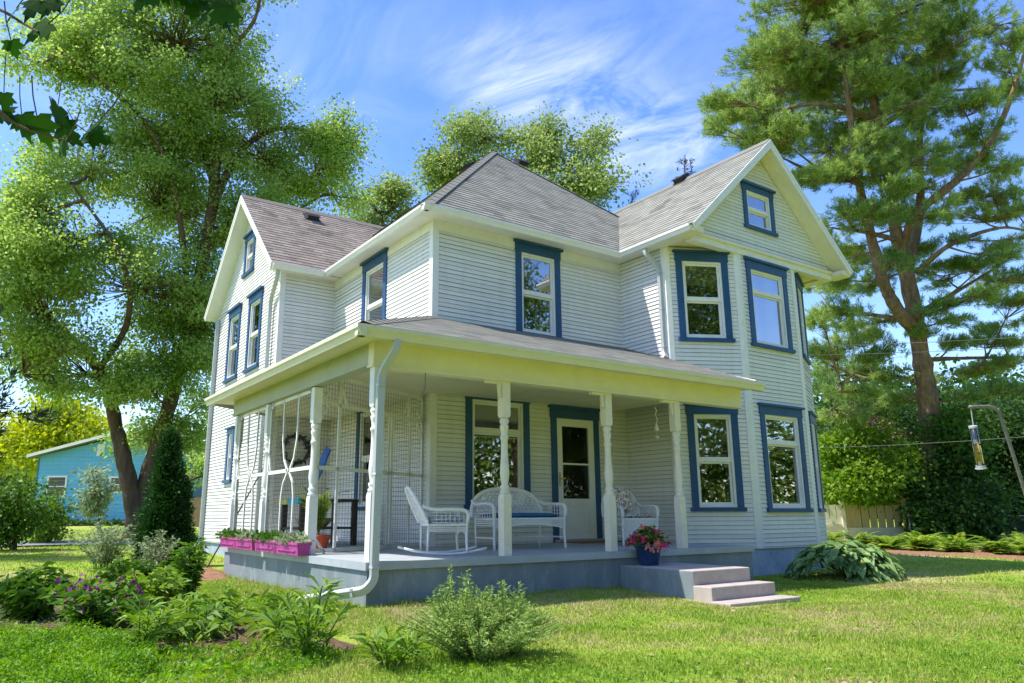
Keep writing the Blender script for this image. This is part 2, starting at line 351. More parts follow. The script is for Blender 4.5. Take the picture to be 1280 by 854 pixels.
def courses(mb, fr, poly, expo, lip, openings=(), v_start=None, gap=0.):
    vmin = min(p[1] for p in poly) if v_start is None else v_start; vmax = max(p[1] for p in poly)
    umin, umax = min(p[0] for p in poly)-1, max(p[0] for p in poly)+1
    k = 0
    while vmin+k*expo < vmax-1e-6:
        va, vb = vmin+k*expo, vmin+(k+1)*expo; k += 1
        brk = sorted({va, vb-gap} | {w for o in openings for w in (o[2], o[3]) if va < w < vb-gap})
        for a, b in zip(brk, brk[1:]):
            if b-a < 1e-5: continue
            strip = clip(clip(poly, 1, a, False), 1, b, True)
            if len(strip) < 3: continue
            ivs = [(umin, umax)]; mid = (a+b)/2
            for o in openings:
                if o[2] < mid < o[3]:
                    nv = []
                    for (x, y) in ivs:
                        if o[1] <= x or o[0] >= y: nv.append((x, y)); continue
                        if o[0] > x: nv.append((x, o[0]))
                        if o[1] < y: nv.append((o[1], y))
                    ivs = nv
            for (x, y) in ivs:
                c = clip(clip(strip, 0, x, False), 0, y, True)
                if len(c) < 3: continue
                off = lambda v: lip*max(0., (vb-v)/expo)
                mb.poly([fr(u, v, off(v)) for u, v in c], [(u, v-vmin) for u, v in c])
                if abs(a-va) < 1e-6:
                    bs = [u for u, v in c if abs(v-a) < 1e-6]
                    if len(bs) > 1:
                        u0, u1 = min(bs), max(bs)
                        mb.poly([fr(u0, a, -gap*2), fr(u1, a, -gap*2), fr(u1, a, lip), fr(u0, a, lip)], [(u0, a)]*4)
                        if gap: mb.poly([fr(u0, a-gap-.006, -gap*2), fr(u1, a-gap-.006, -gap*2), fr(u1, a, -gap*2), fr(u0, a, -gap*2)], [(u0, a-vmin)]*4); mb.poly([fr(u0, a-gap, 0), fr(u1, a-gap, 0), fr(u1, a-gap-.006, -gap*2), fr(u0, a-gap-.006, -gap*2)], [(u0, a-vmin)]*4)
    return mb
# ==================================================================== THE HOUSE
XA, YW, YK, XL, YE, XB, YB, YC, XC1, XC2, XE = 2.467, 2.99, 7.245, 1.27, 12.05, 6.82, 1.12, 1.77, 8.12, 9.90, 11.2
ZD = .58; ZS = 6.03
house = thing('farmhouse', 'white two-storey clapboard farmhouse with blue window trim and a wraparound porch', 'house', (5, 5, 0))
EXPO, LIP = .076, .014

def window(fr, u0, u1, z0, z1, style='double', blind=.0, curtain=False, head=.20, case=.125, parent=house):
    """outer trim rectangle u0..u1, z0..z1; returns the opening in the wall"""
    c = MB()
    c.fbox(fr, u0, u0+case, z0, z1-head, .0, .034); c.fbox(fr, u1-case, u1, z0, z1-head, .0, .034)
    c.fbox(fr, u0-.015, u1+.015, z1-head, z1-.035, .0, .04)
    c.fbox(fr, u0-.05, u1+.05, z1-.035, z1+.005, .0, .085)
    c.fbox(fr, u0-.03, u1+.03, z0-.045, z0+.025, .0, .065)
    win = c.build('window', M['blue'], parent)
    a, b, p, q = u0+case, u1-case, z0+.025, z1-head
    t = .045
    s = MB(); s.fbox(fr, a, a+t, p, q, -.05, .012); s.fbox(fr, b-t, b, p, q, -.05, .012)
    s.fbox(fr, a+t, b-t, q-t, q, -.05, .012); s.fbox(fr, a+t, b-t, p, p+t*1.2, -.05, .012)
    mid = (p+q)/2 if style == 'double' else q-(q-p)*.30
    i = .035
    s.fbox(fr, a+t, b-t, mid-.025, mid+.025, -.055, -.008)
    for (lo, hi, d) in ((p+t*1.2, mid-.025, -.045), (mid+.025, q-t, -.02)):
        s.fbox(fr, a+t, a+t+i, lo, hi, d-.02, d); s.fbox(fr, b-t-i, b-t, lo, hi, d-.02, d)
        s.fbox(fr, a+t+i, b-t-i, hi-i, hi, d-.02, d); s.fbox(fr, a+t+i, b-t-i, lo, lo+i, d-.02, d)
    s.build('sash', M['trim'], win)
    g = MB()
    for (lo, hi, d) in ((p, mid, -.058), (mid, q, -.033)):
        g.poly([fr(a+t, lo, d), fr(b-t, lo, d), fr(b-t, hi, d), fr(a+t, hi, d)])
    g.build('glass_pane', M['glass'], win)
    if blind > 0:
        m = MB(); z = q-t
        while z > q-(q-p)*blind:
            m.poly([fr(a+.03, z, -.10), fr(b-.03, z, -.10), fr(b-.03, z-.022, -.125), fr(a+.03, z-.022, -.125)]); z -= .034
        m.build('blind', M['blind'], win)
    if curtain:
        m = MB(); n = 40
        pts = [(a+.02+(b-a-.04)*k/n, -.16+.025*math.sin(k*1.9)) for k in range(n+1)]
        for (x, d), (x2, d2) in zip(pts, pts[1:]):
            if abs((x+x2)/2-(a+b)/2) < (b-a)*.13: continue
            m.poly([fr(x, p, d), fr(x2, p, d2), fr(x2, q, d2), fr(x, q, d)])
        m.build('curtain', M['curtain'], win)
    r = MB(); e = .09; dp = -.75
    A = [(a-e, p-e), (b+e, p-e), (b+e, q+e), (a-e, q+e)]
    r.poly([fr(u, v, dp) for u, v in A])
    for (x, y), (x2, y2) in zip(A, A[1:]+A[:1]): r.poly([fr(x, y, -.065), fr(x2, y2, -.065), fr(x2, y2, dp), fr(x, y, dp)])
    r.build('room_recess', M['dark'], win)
    return (u0+.05, u1-.05, z0-.0, z1-.1)

def siding(fr, poly, openings, mat=None, parent=house, v0=.40):
    return courses(MB(), fr, poly, EXPO, LIP, openings, v0, .004).build('wall', mat or M['siding'], parent)
# main block, front
fr, ln = wall_frame((XA, YW), (XB, YW))
ops = [window(fr, 4.19-XA, 5.23-XA, 4.24, 5.99, 'double', .25), window(fr, 3.12-XA, 4.44-XA, 1.19, 3.16, 'transom', .0)]
D0, D1 = 4.93-XA, 6.06-XA
ops.append((D0+.06, D1-.06, ZD, 2.80))
siding(fr, [(0, .50), (ln, .50), (ln, ZS), (0, ZS)], ops, v0=.46)
# entrance door
c = MB(); c.fbox(fr, D0, D0+.12, ZD, 2.76, 0, .04); c.fbox(fr, D1-.12, D1, ZD, 2.76, 0, .04)
c.fbox(fr, D0-.015, D1+.015, 2.76, 2.94, 0, .05); c.fbox(fr, D0-.05, D1+.05, 2.94, 2.985, 0, .095)
c.cur = 1; c.fbox(fr, D0+.02, D1-.02, ZD+.002, ZD+.045, .0, .12)
door = c.build('door', [M['blue'], M['concrete']], house)
a, b, p, q = D0+.12, D1-.12, ZD+.05, 2.76
c = MB(); c.fbox(fr, a, a+.13, p, q, -.03, .02); c.fbox(fr, b-.13, b, p, q, -.03, .02)
c.fbox(fr, a+.13, b-.13, q-.14, q, -.03, .02); c.fbox(fr, a+.13, b-.13, p+.58, p+.70, -.03, .02)
c.fbox(fr, a+.13, b-.13, p, p+.10, -.03, .02); c.fbox(fr, a+.13, b-.13, p+.10, p+.58, -.03, .0); c.fbox(fr, a+.19, b-.19, p+.17, p+.51, .0, .012)
c.fbox(fr, a+.13, b-.13, p+1.30, p+1.33, -.025, .015)
c.build('storm_door', M['trim'], door)
c = MB(); c.fbox(fr, a+.02, b-.02, p-.045, p-.003, .0, .03); c.build('door_sweep', M['black'], door)
c = MB(); c.poly([fr(a+.13, p+.70, -.01), fr(b-.13, p+.70, -.01), fr(b-.13, q-.14, -.01), fr(a+.13, q-.14, -.01)]); c.build('door_glass', M['glass_d'], door)
c = MB(); c.fbox(fr, a+.035, a+.075, p+.92, p+1.16, .02, .032); c.tube([fr(a+.055, p+1.05, .03), fr(a+.055, p+1.05, .07), fr(a+.13, p+1.045, .075)], .011); c.build('door_handle', M['brass'], door)
c = MB(); c.poly([fr(a, p, -.22), fr(b, p, -.22), fr(b, q, -.22), fr(a, q, -.22)])
for (x, y), (x2, y2) in zip([(a, p), (b, p), (b, q), (a, q)], [(b, p), (b, q), (a, q), (a, p)]): c.poly([fr(x, y, -.03), fr(x2, y2, -.03), fr(x2, y2, -.22), fr(x, y, -.22)])
c.build('inner_door', M['dark'], door)
# main block, left wall
fr, ln = wall_frame((XA, YK), (XA, YW))
ops = [window(fr, YK-5.78, YK-4.72, 4.24, 5.99, 'double', .3), window(fr, YK-5.82, YK-4.76, 1.19, 3.16, 'double', .0)]
siding(fr, [(0, .50), (ln, .50), (ln, ZS), (0, ZS)], ops, v0=.46)
# left wing, front wall and gable wall
fr, ln = wall_frame((XL, YK), (XA, YK)); siding(fr, [(0, .45), (ln, .45), (ln, ZS), (0, ZS)], [])
fr, ln = wall_frame((XL, YE), (XL, YK)); pk = YE-9.61
ops = [window(fr, YE-11.02, YE-10.02, 4.24, 5.99, 'double', .4), window(fr, YE-9.38, YE-8.40, 4.24, 5.99, 'double', .0),
       window(fr, YE-10.05, YE-9.25, 6.66, 7.66, 'double', .3, head=.16), window(fr, YE-10.42, YE-9.86, 1.83, 3.05, 'double', 0, head=.15)]
siding(fr, [(0, .45), (ln, .45), (ln, 6.25), (pk, 8.36), (0, 6.22)], ops)
# right wing: inner side wall, bay, right side, gable
fr, ln = wall_frame((XB, YW), (XB, YC)); siding(fr, [(0, .50), (ln, .50), (ln, ZS), (0, ZS)], [], v0=.46)
fr, ln = wall_frame((XB, YC), (XC1, YB)); F1 = fr
ops = [window(fr, .20, 1.235, 4.22, 5.95, 'double', .30), window(fr, .235, 1.20, 1.14, 3.02, 'double', .48)]
siding(fr, [(0, .45), (ln, .45), (ln, ZS), (0, ZS)], ops)
fr, ln = wall_frame((XC1, YB), (XC2, YB))
ops = [window(fr, .23, 1.50, 4.19, 5.91, 'transom', .0, True), window(fr, .28, 1.57, 1.12, 3.06, 'transom', .42)]
siding(fr, [(0, .45), (ln, .45), (ln, ZS), (0, ZS)], ops)
fr, ln = wall_frame((XC2, YB), (XE, YC))
ops = [window(fr, .25, 1.2, 4.19, 5.93, 'double', .3), window(fr, .25, 1.2, 1.12, 3.04, 'double', .3)]
siding(fr, [(0, .45), (ln, .45), (ln, ZS), (0, ZS)], ops)
fr, ln = wall_frame((XE, YC), (XE, 10.8)); siding(fr, [(0, .45), (ln, .45), (ln, ZS), (0, ZS)], [])
fr, ln = wall_frame((XE, 10.8), (XA, 10.8)); siding(fr, [(0, .45), (ln, .45), (ln, ZS), (0, ZS)], [])
fr, ln = wall_frame((XA, YE), (XL, YE)); siding(fr, [(0, .45), (ln, .45), (ln, ZS), (0, ZS)], [])
fr, ln = wall_frame((XA, 10.8), (XA, YE)); siding(fr, [(0, .45), (ln, .45), (ln, ZS), (0, ZS)], [])
fr, ln = wall_frame((XB, YB), (XE, YB))
ops = [window(fr, 8.44-XB, 9.42-XB, 6.60, 7.54, 'double', .0, True, head=.15, case=.115)]
siding(fr, [(0, 6.02), (ln, 6.02), (ln, 6.25), (ln/2, 8.26), (0, 6.25)], ops, v0=6.02)

# corner boards
c = MB(); T = .022
c.box(XA-T, XA+.10, YW-T, YW, ZD-.1, ZS); c.box(XA-T, XA, YW, YW+.10, ZD-.1, ZS)
c.build('corner_board', M['trim'], house)
c = MB(); c.box(XL-T, XL+.09, YK-T, YK, .45, 6.1); c.box(XL-T, XL, YK, YK+.09, .45, 6.1); c.build('corner_board', M['trim'], house)
c = MB(); c.box(XL-T, XL, YE-.10, YE, .45, 6.1); c.build('corner_board', M['trim'], house)
for (x, y, n1, n2) in ((XB, YC, (-1, 0), (-.447, -.894)), (XC1, YB, (-.447, -.894), (0, -1)), (XC2, YB, (0, -1), (.447, -.894))):
    c = MB(); P = np.array([x, y, 0.])
    for nn, sgn in ((n1, -1), (n2, 1)):
        nv = np.array([*nn, 0.]); d = np.cross(ZZ, nv)*sgn
        base = P+d*.0
        c.prism([P+[0, 0, .45], P+d*.085+[0, 0, .45], P+d*.085+nv*T+[0, 0, .45], P+(np.array([*n1, 0.])+np.array([*n2, 0.]))*T*.55+[0, 0, .45]], (0, 0, ZS-.45))
    c.build('corner_board', M['trim'], house)
c = MB(); c.box(XA+.002, XA+.06, YK-.06, YK-.0155, .5, ZS); c.build('corner_board', M['trim'], house)

# stone foundations
c = MB()
pts = [(XL+.04, YK+.04), (XA+.1, YK+.04), (XA+.1, YW+.1), (XB+.04, YW+.1), (XB+.04, YC+.02), (XC1+.01, YB+.03), (XC2-.01, YB+.03), (XE-.04, YC+.02), (XE-.04, 10.76), (XA+.04, 10.76), (XA+.04, YE-.04), (XL+.04, YE-.04)]
c.prism([(x, y, -.3) for x, y in pts], (0, 0, .78)); c.build('foundation', M['stone'], house)

# ---- roofs
def roof_plane(eL, eR, top_pts, mat='shingle', lip=.010):
    """eL,eR: eave ends left to right as seen from outside; top_pts: the other corners, right to left"""
    eL, eR = np.array(eL, float), np.array(eR, float); U = (eR-eL)/np.linalg.norm(eR-eL)
    t = np.array(top_pts[0], float)-eL; Vv = t-U*np.dot(t, U); Vv /= np.linalg.norm(Vv); Nn = np.cross(U, Vv)
    fr = Frame(eL, U, Vv, Nn)
    poly = [(0, 0), (float(np.linalg.norm(eR-eL)), 0)]+[(float(np.dot(np.array(p)-eL, U)), float(np.dot(np.array(p)-eL, Vv))) for p in top_pts]
    mb = courses(MB(), fr, poly, .14, lip)
    mb.poly([fr(u, v, -.02) for u, v in poly][::-1], poly[::-1])
    return mb.build('roof', M[mat], house), fr
EZ = 6.08; AP = (6.38, 6.88, 10.06)
_, FRF = roof_plane((2.1, 2.6, EZ), (10.66, 2.6, EZ), [AP])
_, FRL = roof_plane((2.1, 11.16, EZ), (2.1, 2.6, EZ), [AP])
roof_plane((10.66, 2.6, EZ), (10.66, 11.16, EZ), [AP]); roof_plane((10.66, 11.16, EZ), (2.1, 11.16, EZ), [AP])
# hip caps
c = MB()
for e in ((2.1, 2.6, EZ), (10.66, 2.6, EZ), (2.1, 11.16, EZ)):
    e, a_ = np.array(e), np.array(AP); n = 26
    for k in range(n):
        p0, p1 = e+(a_-e)*k/n, e+(a_-e)*(k+1)/n
        sd = np.cross(a_-e, ZZ); sd /= np.linalg.norm(sd); l = np.array([0, 0, .030]); dn = np.array([0, 0, -.045])
        c.poly([p0+l, p1+l*.6, p1+sd*.12+dn*.8, p0+sd*.12+dn*.7]); c.poly([p0-sd*.12+dn*.7, p1-sd*.12+dn*.8, p1+l*.6, p0+l])
c.build('hip_cap', M['shingle'], house)
# left wing gable roof
WX, WE0, WE1, WR, WRZ = .95, 6.92, 12.30, 9.61, 8.53
_, FRW = roof_plane((WX, WE0, EZ), (6.3, WE0, EZ), [(6.3, WR, WRZ), (WX, WR, WRZ)], 'shingle_b')
roof_plane((6.3, WE1, EZ), (WX, WE1, EZ), [(WX, WR, WRZ), (6.3, WR, WRZ)], 'shingle_b')
c = MB(); c.prism([(WX, WR-.13, WRZ-.10), (WX, WR, WRZ+.035), (WX, WR+.13, WRZ-.10)], (5.0, 0, 0)); c.build('ridge_cap', M['shingle_b'], house)
# right wing gable roof
GY, GE0, GE1, GR, GRZ, GEZ = .76, 6.48, 11.54, 9.01, 8.46, 6.10
_, FRG = roof_plane((GE0, 9.5, GEZ), (GE0, GY, GEZ), [(GR, GY, GRZ), (GR, 9.5, GRZ)])
roof_plane((GE1, GY, GEZ), (GE1, 9.5, GEZ), [(GR, 9.5, GRZ), (GR, GY, GRZ)])
c = MB(); c.prism([(GR-.13, GY, GRZ-.10), (GR, GY, GRZ+.035), (GR+.13, GY, GRZ-.10)], (0, 7, 0)); c.build('ridge_cap', M['shingle'], house)

def rake(e, r, nrm, back, mat_f='trim', mat_s='cream'):
    """barge board along a gable edge plus the boarded soffit behind it"""
    e, r, nrm = np.array(e, float), np.array(r, float), np.array(nrm, float); d = r-e; d /= np.linalg.norm(d)
    pe = np.cross(nrm, d); pe *= -np.sign(pe[2])
    c = MB(); o = nrm*.012
    c.prism([e+o, r+o, r+o+np.array([0, 0, -.185]), e+o+pe*.13], -nrm*.035)
    c.cur = 1; c.prism([e+o*1+pe*.0+nrm*.012, r+o+nrm*.012, r+o+nrm*.012+np.array([0, 0, -.075]), e+o+nrm*.012+pe*.055], -nrm*.0115)
    c.build('barge_board', [M[mat_f], M['trim']], house)
    c = MB(); a_ = e-nrm*.024+pe*.10; b_ = r-nrm*.024+np.array([0, 0, -.14])
    c.prism([a_, b_, b_-nrm*back, a_-nrm*back], pe*.02); c.build('soffit', M[mat_s], house)
rake((GE0, GY, GEZ), (GR, GY, GRZ), (0, -1, 0), YB-GY+.02); rake((GE1, GY, GEZ), (GR, GY, GRZ), (0, -1, 0), YB-GY+.02)
rake((WX, WE0, EZ), (WX, WR, WRZ), (-1, 0, 0), XL-WX+.02, 'trim', 'trim'); rake((WX, WE1, EZ), (WX, WR, WRZ), (-1, 0, 0), XL-WX+.02, 'trim', 'trim')

# flat soffits, fascias and gutters
c = MB(); c.box(2.13, 6.6, 2.64, YW-.001, ZS-.02, ZS+.01); c.box(2.13, XA-.001, YW-.001, YK-.35, ZS-.02, ZS+.01); c.box(6.52, XB-.001, YB-.30, YW-.001, ZS-.022, ZS+.008)
c.build('soffit', M['trim'], house)
c = MB(); c.box(WX+.03, XA+.2, WE0+.04, YK-.001, ZS-.02, ZS+.01); c.build('soffit', M['trim'], house)
c = MB(); c.box(XB-.30, XE+.30, YB-.001, 2.2, ZS+.012, ZS+.03); c.box(XE+.0, GE1-.04, .8, 9.4, ZS-.02, ZS+.01); c.build('soffit', M['cream'], house)
c = MB(); c.box(XA, XB, YW-.02, YW-.016, ZS-.20, ZS-.021); c.box(XA-.02, XA-.016, YW, YK, ZS-.20, ZS-.021); c.build('frieze_board', M['trim'], house)
def gutter(pa, pb, out, z, mat='trim', name='gutter', h=.115, w=.11):
    pa, pb, out = np.array([*pa, 0.]), np.array([*pb, 0.]), np.array([*out, 0.])
    prof = [(0, -h), (w*.62, -h), (w*.80, -h*.55), (w, -h*.35), (w, 0), (w-.012, 0), (w-.012, -.02), (0, -.02)]
    c = MB(); c.prism([pa+out*n+ZZ*(z+v) for n, v in prof], pb-pa); return c.build(name, M[mat], house)
gutter((2.05, 2.66), (6.52, 2.66), (0, -1), EZ+.005); gutter((2.16, 6.95), (2.16, 2.60), (-1, 0), EZ+.005); gutter((6.53, 2.66), (6.53, GY+.05), (-1, 0), GEZ+.0)
gutter((WX+.02, WE0+.05), (2.06, WE0+.05), (0, -1), EZ+.0)
# gable beam across the bay top, returns
c = MB(); c.box(XB-.02, XE+.02, YB-.05, YB+.1, 5.94, 6.10); c.cur = 1; c.box(XB-.04, XE+.04, YB-.09, YB-.0505, 6.06, 6.12)
c.build('gable_beam', [M['trim'], M['cream']], house)
# soffit boxes at the gable feet
for x0, x1 in ((GE0+.05, XB-.02), (XE+.02, GE1-.05)):
    c = MB(); c.box(x0, x1, GY+.03, YB+.05, 5.985, 6.10); c.build('eave_return', M['cream'], house)
# roof vents
def vent(fr, u, v):
    c = MB(); c.fbox(fr, u-.19, u+.19, v-.02, v+.34, .012, .03)
    P = lambda a, b, n: fr(u+a, v+b, n)
    lo, hi = [(-.14, .0, .03), (.14, .0, .03), (.14, .0, .12), (-.14, .0, .12)], [(-.14, .28, .03), (.14, .28, .03), (.14, .28, .08), (-.14, .28, .08)]
    p = [P(*a) for a in lo+hi]; c.add(p, [(0, 1, 2, 3), (7, 6, 5, 4), (3, 2, 6, 7), (0, 3, 7, 4), (1, 5, 6, 2)])
    c.fbox(fr, u-.16, u+.16, v-.04, v+.08, .118, .132)
    c.build('roof_vent', M['black'], house)
def uvof(fr, p): q = np.array(p)-fr.O; return float(np.dot(q, fr.U)), float(np.dot(q, fr.V))
vent(FRW, *uvof(FRW, (2.57, 9.15, 8.09))); vent(FRF, *uvof(FRF, (7.0, 6.45, 9.66))); vent(FRG, *uvof(FRG, (8.95, 3.1, 8.40))); vent(FRL, *uvof(FRL, (5.62, 6.95, 9.35)))

# ---- porch
PX1 = 6.45
# deck
c = MB(); n = 0
c.box(0, PX1, 0, YW-.02, ZD-.085, ZD); c.box(0, XA-.02, YW-.02, 5.5, ZD-.085, ZD); c.prism([(.3, 5.5, ZD-.085), (XA-.02, 5.5, ZD-.085), (XA-.02, YK-.02, ZD-.085), (1.35, YK-.02, ZD-.085)], (0, 0, .085)); c.box(PX1, XB-.016, 1.9, YW-.02, ZD-.085, ZD)
c.build('porch_floor', M['deck'], house)
c = MB(); x = .0
c.cur = 0
for (x0, x1, y0, y1) in ((.03, PX1-.02, .03, .2), (.03, .2, .2, 5.47), (.2, 2.5, 5.3, 5.47), (PX1-.2, PX1-.02, .2, 1.9)): c.box(x0, x1, y0, y1, -.3, ZD-.085)
c.build('porch_foundation', M['found'], house)
PE = (-.23, -.23, 3.10); RT_ = [(XB, YW, 4.275), (XA, YW, 4.275)]
roof_plane(PE, (6.6, -.23, 3.10), [(6.92, 1.70, 3.10+1.93*.3649), (XB, YW, 4.275), (XA, YW, 4.275)], lip=.004)
roof_plane((-.23, 6.1, 3.10), PE, [(XA, YW, 4.275), (XA, YK-.002, 4.275), (1.25, YK-.002, 3.10+1.48*.4357)], lip=.004)
c = MB(); e, a_ = np.array(PE), np.array([XA, YW, 4.275]); n = 16
for k in range(n):
    p0, p1 = e+(a_-e)*k/n, e+(a_-e)*(k+1)/n; sd = np.cross(a_-e, ZZ); sd /= np.linalg.norm(sd)
    c.poly([p0+ZZ*.03, p1+ZZ*.02, p1+sd*.12-ZZ*.02, p0+sd*.12-ZZ*.015]); c.poly([p0-sd*.12-ZZ*.015, p1-sd*.12-ZZ*.02, p1+ZZ*.02, p0+ZZ*.03])
c.build('hip_cap', M['shingle'], house)
c = MB(); c.box(-.2, 6.56, -.2, YW-.022, 2.99, 3.012); c.box(-.2, XA-.022, YW-.022, 6.06, 2.99, 3.012); c.prism([(.2, 6.06, 2.99), (XA-.022, 6.06, 2.99), (XA-.022, YK-.022, 2.99), (1.3, YK-.022, 2.99)], (0, 0, .022)); c.build('porch_ceiling', M['cream'], house)
c = MB(); c.box(-.225, -.2, -.225, 6.08, 2.96, 3.08); c.box(-.2, 6.585, -.225, -.2, 2.96, 3.08); c.box(6.56, 6.585, -.2, 1.6, 2.99, 3.13); c.prism([(-.2, 6.06, 2.96), (-.17, 6.085, 2.96), (1.27, YK-.02, 2.96), (1.3, YK-.03, 2.96)], (0, 0, .13)); c.prism([(-.2, 6.09, 3.085), (1.27, YK-.02, 3.085), (1.27, YK-.02, 3.70)], (.02, -.02, 0))
c.prism([(6.56, -.2, 3.13), (6.56, 1.85, 3.13), (6.56, 1.85, 3.8)], (.025, 0, 0))
c.build('porch_fascia', M['trim'], house)
gutter((-.32, -.226), (6.62, -.226), (0, -1), 3.07, 'gcream', h=.125); gutter((-.226, 6.1), (-.226, -.335), (-1, 0), 3.07, 'gcream', h=.125)
c = MB(); c.box(.04, 6.5, .05, .19, 2.73, 2.99); c.box(.02, 6.52, .03, .21, 2.985, 3.01); c.box(.03, 6.51, .04, .20, 2.70, 2.73)
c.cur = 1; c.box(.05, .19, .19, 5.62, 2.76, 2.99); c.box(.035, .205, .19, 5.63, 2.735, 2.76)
c.build('porch_beam', [M['cream'], paint('grey_green_beam_shade', (.40, .42, .32), .6, .08, 2.)], house)  # left run of the same beam: its greenish shade is put into the colour
c = MB()
for x in (1.9, 3.64, 5.02):
    c.box(x-.30, x-.06, .085, .15, 2.665, 2.70); c.prism([(x-.10, .10, 2.50), (x-.065, .10, 2.50), (x-.065, .10, 2.665), (x-.12, .10, 2.665)], (0, .03, 0))
c.build('beam_bracket', M['post'], house)
def post(x, y, mat):
    c = MB(); w = .058; zb, z1, z2, zt = ZD, 1.30, 2.26, 2.72
    c.box(x-w, x+w, y-w, y+w, zb, z1-.03)
    c.add([(x+sx*s, y+sy*s, z) for z, s in ((z1-.03, w), (z1+.01, .05)) for sx, sy in ((-1, -1), (1, -1), (1, 1), (-1, 1))], [(0, 1, 5, 4), (1, 2, 6, 5), (2, 3, 7, 6), (3, 0, 4, 7), (4, 5, 6, 7)])
    o = c.build('porch_post', M[mat], house); c = MB(); c.box(x-w, x+w, y-w, y+w, z2+.03, zt)
    c.add([(x+sx*s, y+sy*s, z) for z, s in ((z2-.01, .05), (z2+.03, w)) for sx, sy in ((-1, -1), (1, -1), (1, 1), (-1, 1))], [(0, 1, 5, 4), (1, 2, 6, 5), (2, 3, 7, 6), (3, 0, 4, 7)])
    c.build('top_block', M[mat], o)
    h = z2-z1
    prof = [(.05, 0), (.062, .02), (.062, .045), (.045, .06), (.058, .085), (.058, .11), (.040, .13), (.052, .19), (.060, .26), (.056, .34), (.046, .46), (.042, .60), (.044, .70), (.054, .715), (.054, .745), (.040, .76), (.046, .82), (.056, .86), (.056, .885), (.042, .90), (.060, .93), (.060, .965), (.048, .98), (.05, 1.)]
    c = MB(); c.lathe(x, y, [(r, z1+t*h) for r, t in prof], 14); c.build('turned_shaft', M[mat], o, True)
for x in (1.9, 3.64, 5.02): post(x, .14, 'post')
post(.12, .12, 'trim')
for y in (1.93, 3.84, 5.46): post(.12, y, 'trim')
# steps
c = MB(); c.box(3.66, 4.72, -1.22, .028, -.2, .40); c.box(3.64, 4.82, -1.50, -1.222, -.2, .235); c.box(3.58, 4.88, -1.80, -1.502, -.2, .085)
st = c.build('steps', [M['concrete'], M['found']], house)
bv = st.modifiers.new('worn_edges', 'BEVEL'); bv.width = .012; bv.segments = 2
for i, pz in enumerate(st.data.polygons):
    if pz.normal.x < -.9 and i < 6: pz.material_index = 1
# downspouts
def spout(pts, name='downspout', r=.055, mat='metal'):
    P = [np.array(pts[0], float)]
    for a_, b_, c_ in zip(pts, pts[1:], pts[2:]):
        a_, b_, c_ = [np.array(q, float) for q in (a_, b_, c_)]
        d1, d2 = (a_-b_)/np.linalg.norm(a_-b_), (c_-b_)/np.linalg.norm(c_-b_); k = min(.12, .4*np.linalg.norm(a_-b_), .4*np.linalg.norm(c_-b_))
        for t in (0, .25, .5, .75, 1): P.append((1-t)**2*(b_+d1*k)+2*t*(1-t)*b_+t*t*(b_+d2*k))
    P.append(np.array(pts[-1], float))
    # ribbed rectangular pipe
    c = MB(); q = []
    for k in range(4):
        a0 = np.array([(1, .72), (-1, .72), (-1, -.72), (1, -.72)][k]); a1 = np.array([(1, .72), (-1, .72), (-1, -.72), (1, -.72)][(k+1) % 4])
        for t_ in range(8): q.append((a0+(a1-a0)*t_/8)*(1. if t_ % 2 == 0 else .90))
    c.tube(P, r*.92, len(q), True, None, q)
    o = c.build(name, M[mat], house)
    for p_, q_ in zip(pts, pts[1:]):
        p_, q_ = np.array(p_, float), np.array(q_, float); ll = np.linalg.norm(q_-p_); d_ = (q_-p_)/ll
        if ll > .7:
            for f_ in ((.06, .5, .94) if ll > 1.6 else (.14, .9)):
                m_ = p_+d_*ll*f_; g = MB(); g.bar(m_-d_*.013, m_+d_*.013, r*1.92, r*1.92 if abs(d_[2]) < .9 else r*1.92, (0, 0, 1) if abs(d_[2]) < .9 else (0, 1, 0)); g.build('strap', M['metal'], o)
    return o
spout([(.17, -.28, 2.96), (.15, -.27, 2.84), (.085, -.06, 2.60), (.07, -.06, .40), (-.02, -.04, .30), (-.66, .70, .15)], r=.044)
spout([(6.52, 1.98, 6.0), (6.52, 1.95, 5.86), (6.755, 1.86, 5.62), (6.755, 1.86, 3.98), (6.70, 1.78, 3.86)], r=.045)
spout([(1.12, 7.02, 5.98), (1.12, 7.05, 5.85), (1.19, 7.62, 5.45), (1.19, 7.62, .5), (1.1, 7.5, .36)], r=.04)
spout([(1.20, YE-.10, 6.0), (1.20, YE-.10, .45), (.95, YE-.25, .34), (.1, YE-.9, .30)], r=.045)
